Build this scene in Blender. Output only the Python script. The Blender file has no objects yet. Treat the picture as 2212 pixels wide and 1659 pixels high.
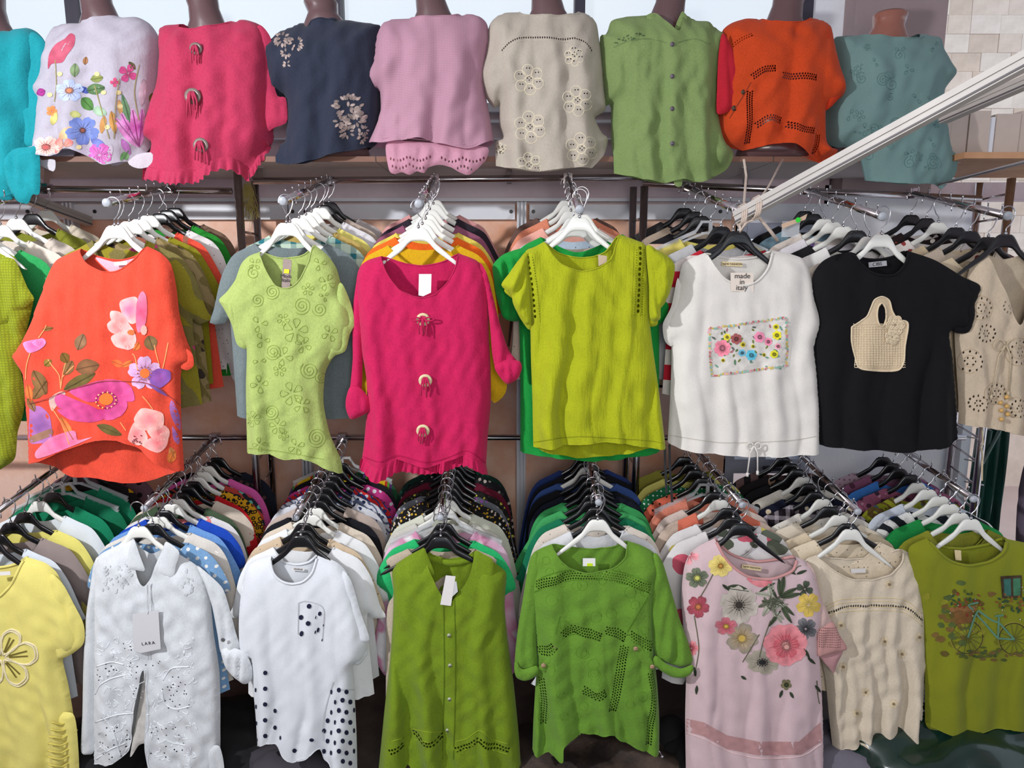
import bpy, math, random
import numpy as np
from mathutils import Vector, Matrix
from mathutils.bvhtree import BVHTree
from mathutils.geometry import delaunay_2d_cdt

# ---------------------------------------------------------------- camera, sky, lamps, exposure
SC = bpy.context.scene
COL = SC.collection
F, TH, CZ = 1533.0, math.radians(9.7), 1.85
CT, ST = math.cos(TH), math.sin(TH)
cam = bpy.data.cameras.new('camera'); cam.sensor_width = 36; cam.lens = F / 2212 * 36
cam.clip_start = .02
co = bpy.data.objects.new('camera', cam); COL.objects.link(co)
co.location = (0, 0, CZ); co.rotation_euler = (math.pi / 2 - TH, 0, 0)
SC.camera = co
W = bpy.data.worlds.new('sky'); SC.world = W; W.use_nodes = True
wn = W.node_tree.nodes; wl = W.node_tree.links
bg = wn['Background']
tc = wn.new('ShaderNodeTexCoord'); no = wn.new('ShaderNodeTexNoise'); no.inputs['Scale'].default_value = 1.6
no.inputs['Detail'].default_value = 4
wr = wn.new('ShaderNodeValToRGB'); wl.new(tc.outputs['Generated'], no.inputs['Vector']); wl.new(no.outputs['Fac'], wr.inputs['Fac'])
wr.color_ramp.elements[0].position = .3; wr.color_ramp.elements[0].color = (.70, .83, 1, 1)
wr.color_ramp.elements[1].position = .7; wr.color_ramp.elements[1].color = (.86, .93, 1, 1)
wl.new(wr.outputs['Color'], bg.inputs['Color']); bg.inputs['Strength'].default_value = 1.27
def lamp(name, kind, loc, tgt, power, color, size=.3):
    l = bpy.data.lights.new(name, kind); l.energy = power; l.color = color
    if kind == 'AREA': l.shape = 'DISK'; l.size = size
    o = bpy.data.objects.new(name, l); COL.objects.link(o); o.location = loc
    o.rotation_euler = (Vector(tgt) - Vector(loc)).to_track_quat('-Z', 'Y').to_euler(); return o
lamp('shop_spotlight', 'AREA', (-2.2, .45, 2.6), (.1, 2.3, 1.3), 90, (.97, .98, 1.0), .12)
lamp('front_fill_light', 'AREA', (.3, -.5, 2.0), (.1, 2.6, 1.2), 27, (1.0, .94, .88), .9)  # added fill from behind the camera, brightens the wall between the garments
SC.view_settings.view_transform = 'Standard'; SC.view_settings.look = 'None'
SC.view_settings.exposure = -.27; SC.view_settings.gamma = 1.0
SC.view_settings.use_curve_mapping = False
SC.cycles.use_denoising = True
SC.cycles.max_bounces = 6; SC.cycles.diffuse_bounces = 3; SC.cycles.transparent_max_bounces = 10

# ---------------------------------------------------------------- helpers
def P(px, py, Y):
    dx = (px - 1106) / F; dy = (829.5 - py) / F
    t = Y / (CT + dy * ST)
    return Vector((dx * t, Y, CZ + (-ST + dy * CT) * t))
def XZ(pts, Y):
    a = np.asarray(pts, float); dx = (a[:, 0] - 1106) / F; dy = (829.5 - a[:, 1]) / F
    t = Y / (CT + dy * ST)
    return np.stack([dx * t, CZ + (-ST + dy * CT) * t], 1)
def lin(c):
    return tuple(((v / 255) / 12.92 if v / 255 <= .04045 else ((v / 255 + .055) / 1.055) ** 2.4) for v in c[:3])
def tag(o, label=None, cat=None, group=None, kind=None):
    if label: o['label'] = label
    if cat: o['category'] = cat
    if group: o['group'] = group
    if kind: o['kind'] = kind
    return o
def empty(name, loc, label=None, cat=None, group=None, rz=0):
    o = bpy.data.objects.new(name, None); COL.objects.link(o); o.location = loc; o.rotation_euler = (0, 0, rz)
    o.empty_display_size = .05
    return tag(o, label, cat, group)
def wloc(o):
    v = Vector(o.location)
    while o.parent: o = o.parent; v = v + Vector(o.location)
    return v
def mk(name, V, Fc, mat, parent=None, loc=None, smooth=True, cols=None):
    """link one mesh object; V are world coordinates, loc the origin"""
    V = np.asarray(V, float).reshape(-1, 3)
    base = wloc(parent) if parent else Vector((0, 0, 0))
    if loc is None: loc = base if parent else Vector(((V[:, 0].min() + V[:, 0].max()) / 2, (V[:, 1].min() + V[:, 1].max()) / 2, V[:, 2].min()))
    loc = Vector(loc)
    me = bpy.data.meshes.new(name)
    me.from_pydata((V - np.array(loc)).tolist(), [], [tuple(int(i) for i in f) for f in Fc])
    if smooth: me.polygons.foreach_set('use_smooth', [True] * len(me.polygons))
    if cols is not None:
        ca = me.color_attributes.new('Col', 'FLOAT_COLOR', 'POINT')
        c = np.ones((len(V), 4)); c[:, :3] = np.asarray(cols)[:, :3]
        ca.data.foreach_set('color', c.ravel())
    me.materials.append(mat)
    o = bpy.data.objects.new(name, me); COL.objects.link(o)
    if parent: o.parent = parent
    o.location = loc - base
    return o
class MB:
    """collects boxes, tubes and lathes into one mesh"""
    def __init__(s): s.v = []; s.f = []
    def add(s, V, Fc):
        n = len(s.v); s.v += [tuple(p) for p in V]; s.f += [tuple(i + n for i in f) for f in Fc]; return s
    def box(s, a, b):
        x0, y0, z0 = a; x1, y1, z1 = b
        V = [(x0, y0, z0), (x1, y0, z0), (x1, y1, z0), (x0, y1, z0), (x0, y0, z1), (x1, y0, z1), (x1, y1, z1), (x0, y1, z1)]
        return s.add(V, [(0, 3, 2, 1), (4, 5, 6, 7), (0, 1, 5, 4), (1, 2, 6, 5), (2, 3, 7, 6), (3, 0, 4, 7)])
    def beam(s, a, b, w, h, up=(0, 0, 1)):
        a = Vector(a); b = Vector(b); d = (b - a).normalized(); r = d.cross(Vector(up)).normalized(); u = r.cross(d)
        V = [p + r * (i * w / 2) + u * (j * h / 2) for p in (a, b) for i, j in ((-1, -1), (1, -1), (1, 1), (-1, 1))]
        return s.add(V, [(0, 1, 2, 3), (7, 6, 5, 4), (0, 4, 5, 1), (1, 5, 6, 2), (2, 6, 7, 3), (3, 7, 4, 0)])
    def tube(s, pts, r, n=8, cap=True):
        pts = [Vector(p) for p in pts]; V = []; Fc = []
        m = len(pts); rs = r if hasattr(r, '__len__') else [r] * m
        prev = None
        for i, p in enumerate(pts):
            d = (pts[min(i + 1, m - 1)] - pts[max(i - 1, 0)])
            d = d.normalized() if d.length > 1e-9 else Vector((0, 0, 1))
            if prev is None:
                a = Vector((0, 0, 1)) if abs(d.z) < .9 else Vector((1, 0, 0)); x = d.cross(a).normalized()
            else:
                x = (prev - d * prev.dot(d)); x = x.normalized() if x.length > 1e-6 else d.orthogonal().normalized()
            prev = x; y = d.cross(x)
            V += [p + (x * math.cos(2 * math.pi * k / n) + y * math.sin(2 * math.pi * k / n)) * rs[i] for k in range(n)]
        for i in range(m - 1):
            for k in range(n):
                a = i * n + k; b = i * n + (k + 1) % n; Fc.append((a, b, b + n, a + n))
        if cap: Fc += [tuple(range(n))[::-1], tuple(range((m - 1) * n, m * n))]
        return s.add(V, Fc)
    def rings(s, rs, n=24, cap=True):
        """rs: (cx, cy, cz, rx, ry)"""
        V = []; Fc = []
        for cx, cy, cz, rx, ry in rs:
            V += [(cx + rx * math.cos(2 * math.pi * k / n), cy + ry * math.sin(2 * math.pi * k / n), cz) for k in range(n)]
        for i in range(len(rs) - 1):
            for k in range(n):
                a = i * n + k; b = i * n + (k + 1) % n; Fc.append((a, a + n, b + n, b))
        if cap: Fc += [tuple(range(n)), tuple(range((len(rs) - 1) * n, len(rs) * n))[::-1]]
        return s.add(V, Fc)
    def disc(s, c, r, nrm, t, n=14):
        c = Vector(c); nrm = Vector(nrm).normalized(); return s.tube([c, c + nrm * t * .8, c + nrm * t], [r, r, r * .8], n)
    def obj(s, name, mat, parent=None, loc=None, smooth=False): return mk(name, s.v, s.f, mat, parent, loc, smooth)

# ---------------------------------------------------------------- materials
MATS = {}
def node_mat(name):
    m = bpy.data.materials.new(name); m.use_nodes = True
    nt = m.node_tree; return m, nt.nodes, nt.links, nt.nodes['Principled BSDF']
def plain(name, c, rough=.6, metal=0, noise=.06, scale=20, bump=0, **k):
    if name in MATS: return MATS[name]
    m, n, l, b = node_mat(name)
    b.inputs['Roughness'].default_value = rough; b.inputs['Metallic'].default_value = metal
    t = n.new('ShaderNodeTexCoord'); x = n.new('ShaderNodeTexNoise'); x.inputs['Scale'].default_value = scale; x.inputs['Detail'].default_value = 5
    l.new(t.outputs['Object'], x.inputs['Vector'])
    r = n.new('ShaderNodeValToRGB'); c = lin(c)
    r.color_ramp.elements[0].position = .3; r.color_ramp.elements[1].position = .7
    r.color_ramp.elements[0].color = (*[v * (1 - noise) for v in c], 1); r.color_ramp.elements[1].color = (*[min(1, v * (1 + noise)) for v in c], 1)
    l.new(x.outputs['Fac'], r.inputs['Fac']); l.new(r.outputs['Color'], b.inputs['Base Color'])
    if bump:
        bp = n.new('ShaderNodeBump'); bp.inputs['Strength'].default_value = bump; bp.inputs['Distance'].default_value = .003
        l.new(x.outputs['Fac'], bp.inputs['Height']); l.new(bp.outputs['Normal'], b.inputs['Normal'])
    if k.get('coat'): b.inputs['Coat Weight'].default_value = k['coat']
    if k.get('alpha'): b.inputs['Alpha'].default_value = k['alpha']
    MATS[name] = m; return m
def relief(n, l, b, weave, tco):
    """crinkle plus weave relief"""
    a = n.new('ShaderNodeTexNoise'); mp = n.new('ShaderNodeMapping'); l.new(tco, mp.inputs['Vector']); l.new(mp.outputs['Vector'], a.inputs['Vector'])
    a.inputs['Detail'].default_value = 4; a.inputs['Roughness'].default_value = .6
    sc, mscale, st, dist = {'linen': ((1, 1, .6), 38, .55, .004), 'gauze': ((2.2, 1, .35), 40, .8, .005), 'knit': ((1, 1, .7), 14, .35, .004), 'crepe': ((1, 1, 1), 70, .7, .003), 'net': ((1, 1, .6), 20, .4, .004)}[weave]
    mp.inputs['Scale'].default_value = sc; a.inputs['Scale'].default_value = mscale
    bp = n.new('ShaderNodeBump'); bp.inputs['Strength'].default_value = st; bp.inputs['Distance'].default_value = dist
    l.new(a.outputs['Fac'], bp.inputs['Height'])
    f = n.new('ShaderNodeTexNoise'); f.inputs['Scale'].default_value = 420 if weave != 'linen' else 300
    m2 = n.new('ShaderNodeMapping'); m2.inputs['Scale'].default_value = (1, 1, .45); l.new(tco, m2.inputs['Vector']); l.new(m2.outputs['Vector'], f.inputs['Vector'])
    b2 = n.new('ShaderNodeBump'); b2.inputs['Strength'].default_value = .35; b2.inputs['Distance'].default_value = .001
    l.new(f.outputs['Fac'], b2.inputs['Height']); l.new(bp.outputs['Normal'], b2.inputs['Normal']); l.new(b2.outputs['Normal'], b.inputs['Normal'])
    return f
def cloth(c, weave='linen', trans=0, pat=None, c2=(255, 255, 255), c3=(30, 30, 30), ps=1.0, vary=.07):
    key = ('cloth', tuple(c), weave, trans, pat, tuple(c2), tuple(c3), ps)
    if key in MATS: return MATS[key]
    m, n, l, b = node_mat('cloth_%03d' % len(MATS))
    b.inputs['Roughness'].default_value = .88; b.inputs['Specular IOR Level'].default_value = .25
    b.inputs['Sheen Weight'].default_value = .10 if sum(c) > 150 else .0
    tcn = n.new('ShaderNodeTexCoord'); tco = tcn.outputs['Object']
    f = relief(n, l, b, weave, tco)
    def mix(fac, a, bb, t='MIX'):
        x = n.new('ShaderNodeMix'); x.data_type = 'RGBA'; x.blend_type = t
        for s, v in ((0, fac), (6, a), (7, bb)):
            if hasattr(v, 'links'): l.new(v, x.inputs[s])
            else: x.inputs[s].default_value = v if s == 0 else (*v, 1)
        return x.outputs[2]
    def math_(op, a, bb=0.0):
        x = n.new('ShaderNodeMath'); x.operation = op
        for i, v in enumerate((a, bb)):
            if hasattr(v, 'links'): l.new(v, x.inputs[i])
            else: x.inputs[i].default_value = v
        return x.outputs[0]
    def noise(scale, detail=3):
        x = n.new('ShaderNodeTexNoise'); x.inputs['Scale'].default_value = scale; x.inputs['Detail'].default_value = detail; l.new(tco, x.inputs['Vector']); return x
    def voro(scale, rnd=1.0, feat='F1'):
        mp = n.new('ShaderNodeMapping'); mp.inputs['Scale'].default_value = (1, 0, 1); l.new(tco, mp.inputs['Vector'])
        x = n.new('ShaderNodeTexVoronoi'); x.feature = feat; x.inputs['Scale'].default_value = scale; x.inputs['Randomness'].default_value = rnd
        l.new(mp.outputs['Vector'], x.inputs['Vector']); return x
    def wave(scale, dr='X', dist=0.0):
        x = n.new('ShaderNodeTexWave'); x.bands_direction = dr; x.inputs['Scale'].default_value = scale; x.inputs['Distortion'].default_value = dist; x.inputs['Detail'].default_value = 2
        l.new(tco, x.inputs['Vector']); return x.outputs['Fac']
    A, B, C3 = lin(c), lin(c2), lin(c3)
    base = A
    if pat == 'polka':
        base = mix(math_('LESS_THAN', voro(38 * ps, .15).outputs['Distance'], .2), A, B)
    elif pat in ('floral', 'daisy', 'tropical', 'paisley'):
        s = {'floral': 45, 'daisy': 75, 'tropical': 30, 'paisley': 50}[pat] * ps
        v = voro(s); nz = noise(s * 1.3)
        d = math_('ADD', v.outputs['Distance'], math_('MULTIPLY', nz.outputs['Fac'], .45))
        hue = n.new('ShaderNodeSeparateColor'); l.new(v.outputs['Color'], hue.inputs[0])
        pick = mix(math_('GREATER_THAN', hue.outputs[0], .5), B, C3)
        base = mix(math_('LESS_THAN', d, .58), A, pick)
        if pat in ('tropical', 'paisley'):
            base = mix(math_('GREATER_THAN', wave(s * .35, 'DIAGONAL', 9), .72), base, C3)
    elif pat == 'leopard':
        v = voro(70 * ps); r = math_('MULTIPLY', math_('GREATER_THAN', v.outputs['Distance'], .25), math_('LESS_THAN', v.outputs['Distance'], .5)); base = mix(r, A, B)
    elif pat == 'stripe': base = mix(math_('GREATER_THAN', wave(9 * ps, 'Z'), .5), A, B)
    elif pat == 'vstripe': base = mix(math_('GREATER_THAN', wave(8 * ps, 'X'), .55), A, B)
    elif pat == 'zebra': base = mix(math_('GREATER_THAN', wave(7 * ps, 'DIAGONAL', 5), .5), A, B)
    elif pat == 'rainbow':
        r = n.new('ShaderNodeValToRGB'); r.color_ramp.interpolation = 'CONSTANT'; l.new(wave(2.2 * ps, 'X', 2), r.inputs['Fac'])
        e = r.color_ramp.elements
        e[0].color = (*lin((230, 190, 20)), 1); e[1].position = .3; e[1].color = (*lin((200, 50, 40)), 1)
        for p_, cc in ((.5, (90, 160, 50)), (.68, (90, 50, 110)), (.85, (40, 90, 60))):
            q = e.new(p_); q.color = (*lin(cc), 1)
        base = r.outputs['Color']
    elif pat in ('plaid', 'check'):
        g1 = math_('GREATER_THAN', wave(8 * ps, 'X'), .7); g2 = math_('GREATER_THAN', wave(8 * ps, 'Z'), .7)
        base = mix(math_('MULTIPLY', math_('ADD', g1, g2), .5), A, B)
    elif pat == 'tiedye':
        r = n.new('ShaderNodeValToRGB'); l.new(noise(9 * ps, 2).outputs['Fac'], r.inputs['Fac']); e = r.color_ramp.elements
        e[0].position = .42; e[0].color = (*A, 1); e[1].position = .56; e[1].color = (*B, 1)
        q = e.new(.62); q.color = (*C3, 1); base = r.outputs['Color']
    elif pat == 'eyelet':
        base = mix(math_('LESS_THAN', voro(60 * ps, .5).outputs['Distance'], .16), A, tuple(v * .35 for v in A))  # no openings here: the shade inside the holes is painted as darker dots
    elif pat == 'net':
        g1 = math_('GREATER_THAN', wave(38 * ps, 'X'), .42); g2 = math_('GREATER_THAN', wave(38 * ps, 'Z'), .42)
        base = mix(math_('MULTIPLY', g1, g2), tuple(v * .7 for v in A), A)
    elif pat == 'soft':
        base = mix(math_('GREATER_THAN', noise(7 * ps, 3).outputs['Fac'], .56), A, B)
    vn = noise(9)
    dk = n.new('ShaderNodeValToRGB'); l.new(vn.outputs['Fac'], dk.inputs['Fac'])
    dk.color_ramp.elements[0].position = .3; dk.color_ramp.elements[0].color = (1 - vary, 1 - vary, 1 - vary, 1); dk.color_ramp.elements[1].position = .7
    base = mix(1.0, base, dk.outputs['Color'], 'MULTIPLY')
    th = n.new('ShaderNodeValToRGB'); l.new(f.outputs['Fac'], th.inputs['Fac'])
    kk_ = .94 if weave == 'knit' else (.9 if sum(c) > 540 else .82)
    th.color_ramp.elements[0].position = .3; th.color_ramp.elements[0].color = (kk_, kk_, kk_, 1); th.color_ramp.elements[1].position = .6
    base = mix(1.0, base, th.outputs['Color'], 'MULTIPLY')
    l.new(base, b.inputs['Base Color'])
    if trans:
        tr = n.new('ShaderNodeBsdfTranslucent'); l.new(base, tr.inputs['Color']); ms = n.new('ShaderNodeMixShader'); ms.inputs[0].default_value = trans
        out = n['Material Output']; l.new(b.outputs[0], ms.inputs[1]); l.new(tr.outputs[0], ms.inputs[2]); l.new(ms.outputs[0], out.inputs['Surface'])
    MATS[key] = m; return m
def print_mat(weave='linen', rough=.85):
    key = ('print', weave, rough)
    if key in MATS: return MATS[key]
    m, n, l, b = node_mat('printed_' + weave); b.inputs['Roughness'].default_value = rough; b.inputs['Specular IOR Level'].default_value = .25
    a = n.new('ShaderNodeAttribute'); a.attribute_name = 'Col'; l.new(a.outputs['Color'], b.inputs['Base Color'])
    tcn = n.new('ShaderNodeTexCoord'); relief(n, l, b, weave, tcn.outputs['Object'])
    MATS[key] = m; return m
CHROME = plain('chrome', (205, 198, 200), .16, 1, .1, 30)
STEEL = plain('steel_wire', (200, 200, 205), .22, 1)
HW = plain('white_hanger_plastic', (232, 232, 226), .32, 0, .02, 8, coat=.3)
HB = plain('black_hanger_plastic', (17, 17, 20), .3, 0, .05, 8, coat=.4)
def glassy(name, c, alpha, rough=.1):
    if name in MATS: return MATS[name]
    m, n, l, b = node_mat(name); b.inputs['Base Color'].default_value = (*lin(c), 1); b.inputs['Roughness'].default_value = rough; b.inputs['Alpha'].default_value = alpha
    x = n.new('ShaderNodeTexNoise'); x.inputs['Scale'].default_value = 5; bp = n.new('ShaderNodeBump'); bp.inputs['Strength'].default_value = .03
    l.new(x.outputs['Fac'], bp.inputs['Height']); l.new(bp.outputs['Normal'], b.inputs['Normal'])
    MATS[name] = m; return m
HC = glassy('clear_hanger_plastic', (225, 228, 232), .38)
PAPER = plain('card_paper', (235, 235, 235), .6, 0, .02)

# ---------------------------------------------------------------- cloth shells
def chain(pts, h, close=False):
    """Catmull-Rom through the points, resampled every h"""
    p = np.asarray(pts, float); n = len(p)
    if n == 2: dense = np.stack([p[0] + (p[1] - p[0]) * t for t in np.linspace(0, 1, 20)])
    else:
        q = np.vstack([2 * p[0] - p[1], p, 2 * p[-1] - p[-2]]) if not close else np.vstack([p[-1], p, p[0], p[1]])
        out = []; m = n - 1 if not close else n
        for i in range(m):
            a, b, c, d = q[i], q[i + 1], q[i + 2], q[i + 3]
            for t in np.linspace(0, 1, 10, endpoint=False):
                out.append(.5 * ((2 * b) + (c - a) * t * .8 + (2 * a - 5 * b + 4 * c - d) * t * t * .8 + (3 * b - 3 * c + d - a) * t ** 3 * .8 + ((c - b) * (3 * t * t - 2 * t ** 3)) * .4))
        out.append(p[-1] if not close else p[0]); dense = np.array(out)
    s = np.r_[0, np.cumsum(np.linalg.norm(np.diff(dense, axis=0), axis=1))]
    k = max(2, int(round(s[-1] / h)) + 1); t = np.linspace(0, s[-1], k)
    return np.stack([np.interp(t, s, dense[:, 0]), np.interp(t, s, dense[:, 1])], 1)
def inside(pt, poly):
    x, y = pt[:, 0][:, None], pt[:, 1][:, None]
    a = poly; b = np.roll(poly, -1, 0)
    c = ((a[:, 1] > y) != (b[:, 1] > y)) & (x < (b[:, 0] - a[:, 0]) * (y - a[:, 1]) / (b[:, 1] - a[:, 1] + 1e-15) + a[:, 0])
    return (c.sum(1) % 2) == 1
def seg_dist(pt, segs):
    """distance to polylines (list of arrays)"""
    best = np.full(len(pt), 1e9)
    for s in segs:
        a = s[:-1]; d = s[1:] - a; L = (d ** 2).sum(1) + 1e-18
        for i0 in range(0, len(pt), 4000):
            q = pt[i0:i0 + 4000]
            t = np.clip(((q[:, None] - a[None]) * d[None]).sum(2) / L, 0, 1)
            dd = np.linalg.norm(q[:, None] - a[None] - t[..., None] * d[None], axis=2).min(1)
            best[i0:i0 + 4000] = np.minimum(best[i0:i0 + 4000], dd)
    return best
def cdt(poly, h, holes=(), gap=.55, force=False):
    mn, mx = poly.min(0), poly.max(0)
    gx = np.arange(mn[0], mx[0] + h, h); gy = np.arange(mn[1], mx[1] + h, h * .866)
    X, Y = np.meshgrid(gx, gy); X = X + (np.arange(len(gy)) % 2)[:, None] * h * .5
    g = np.stack([X.ravel(), Y.ravel()], 1)
    if len(g): g = g[inside(g, poly)]
    if len(g): g = g[seg_dist(g, [np.vstack([poly, poly[:1]])]) > gap * h]
    pts = [poly]; E = [(i, (i + 1) % len(poly)) for i in range(len(poly))]; n = len(poly)
    hs = []
    if len(holes):
        H = np.asarray(holes, float)
        H = H[inside(H[:, :2], poly)]
        if len(H) and not force: H = H[seg_dist(H[:, :2], [np.vstack([poly, poly[:1]])]) > H[:, 2:4].max(1) * 1.3]
        for cx, cy, rx, ry in H:
            ang = np.arange(7) * 2 * math.pi / 7 + .3
            ring = np.stack([cx + rx * np.cos(ang), cy + ry * np.sin(ang)], 1)
            E += [(n + i, n + (i + 1) % 7) for i in range(7)]; pts.append(ring); n += 7; hs.append((cx, cy, rx, ry))
        if len(H) and len(g):
            keep = np.ones(len(g), bool)
            for cx, cy, rx, ry in hs: keep &= ((g[:, 0] - cx) / (rx * 1.35)) ** 2 + ((g[:, 1] - cy) / (ry * 1.35)) ** 2 > 1
            g = g[keep]
    if len(g): pts.append(g)
    A = np.vstack(pts)
    r = delaunay_2d_cdt([Vector(p) for p in A.tolist()], E, [], 0, 1e-6)
    V = np.array([tuple(v) for v in r[0]]); T = np.array([tuple(f) for f in r[2]], int)
    c = V[T].mean(1); ok = inside(c, poly)
    for cx, cy, rx, ry in hs: ok &= ((c[:, 0] - cx) / rx) ** 2 + ((c[:, 1] - cy) / ry) ** 2 > 1
    return V, T[ok]
def folds(seed, A=.010, lam=.11, wr=.0012, top=.12, creases=(), lean=0.0):
    r = np.random.RandomState(seed); ph = r.rand(12) * 6.28; wd = r.rand(10, 4)
    def f(x, z, d):
        zt, zb = z.max(), z.min(); q = (zt - z) / max(zt - zb, 1e-6)
        ramp = top + (1 - top) * np.clip(q * 1.15, 0, 1) ** 1.3
        xx = x + lean * (zt - z) + .018 * np.sin(z * 6 + ph[0]) + .008 * np.sin(z * 17 + ph[1])
        a = np.sin(2 * math.pi * xx / lam + ph[2]); b = np.sin(2 * math.pi * xx / (lam * .61) + ph[3] + 2 * np.sin(z * 4 + ph[4]))
        cr_ = 1 - 2 * np.abs(np.sin(math.pi * (xx + .01 * np.sin(z * 9 + ph[5])) / (lam * .83) + ph[6])) ** .8
        s = 1.9 * A * ramp * (.42 * np.sign(a) * np.abs(a) ** .8 + .24 * b - .42 * cr_)
        for k in range(10):
            an = (wd[k, 0] - .5) * 2.2; L = .035 + .07 * wd[k, 1]
            ax = x * math.cos(an) + z * math.sin(an); az = -x * math.sin(an) + z * math.cos(an)
            s += wr * np.sin(2 * math.pi * ax / L + wd[k, 2] * 6.28) * (.5 + .5 * np.sin(2 * math.pi * az / .21 + wd[k, 3] * 6.28))
        for (x0, z0, x1, z1, w, am) in creases:
            dx, dz = x1 - x0, z1 - z0; L2 = dx * dx + dz * dz; t = np.clip(((x - x0) * dx + (z - z0) * dz) / L2, 0, 1)
            s += am * np.exp(-(((x - x0 - t * dx) ** 2 + (z - z0 - t * dz) ** 2) / (w * w)))
        return s * (1 - np.exp(-(d / .016) ** 2))
    return f
def surface(L, H, R, N, Y, T, w, side, ff, h, holes=(), topT=1.0, hw=None):
    """plane (x, z) chains -> 3D sheet bulging to side; chains run left neck, hem, right, neck"""
    cl, ch, cr, cn = [chain(c, h) for c in (L, H, R, N)]
    poly = np.vstack([cl[:-1], ch[:-1], cr[:-1], cn[:-1]])
    V, T3 = cdt(poly, h, holes)
    d = seg_dist(V, [cl, cr])
    b = np.sqrt(np.maximum(0, 1 - (1 - np.minimum(d / w, 1)) ** 2))
    zt = V[:, 1].max(); q = np.clip((zt - V[:, 1]) / .16, 0, 1); TT = T * (topT + (1 - topT) * q * q * (3 - 2 * q))
    off = b * TT
    if ff is not None: off = np.maximum(off + ff(V[:, 0], V[:, 1], d), off * (.9 - .65 * np.clip(q, 0, 1)))
    off = np.maximum(off, .0015 * (d > 1e-4)); off = np.maximum(off, np.where((d > .004) & (q < .99), .0075, 0))
    W3 = np.stack([V[:, 0], Y + side * off, V[:, 1]], 1)
    Fc = T3 if side < 0 else T3[:, ::-1]
    return W3, Fc, poly
def bvh_of(V, Fc): return BVHTree.FromPolygons([Vector(p) for p in V.tolist()], [tuple(int(i) for i in f) for f in Fc])
CAMP = Vector((0, 0, CZ))
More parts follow.
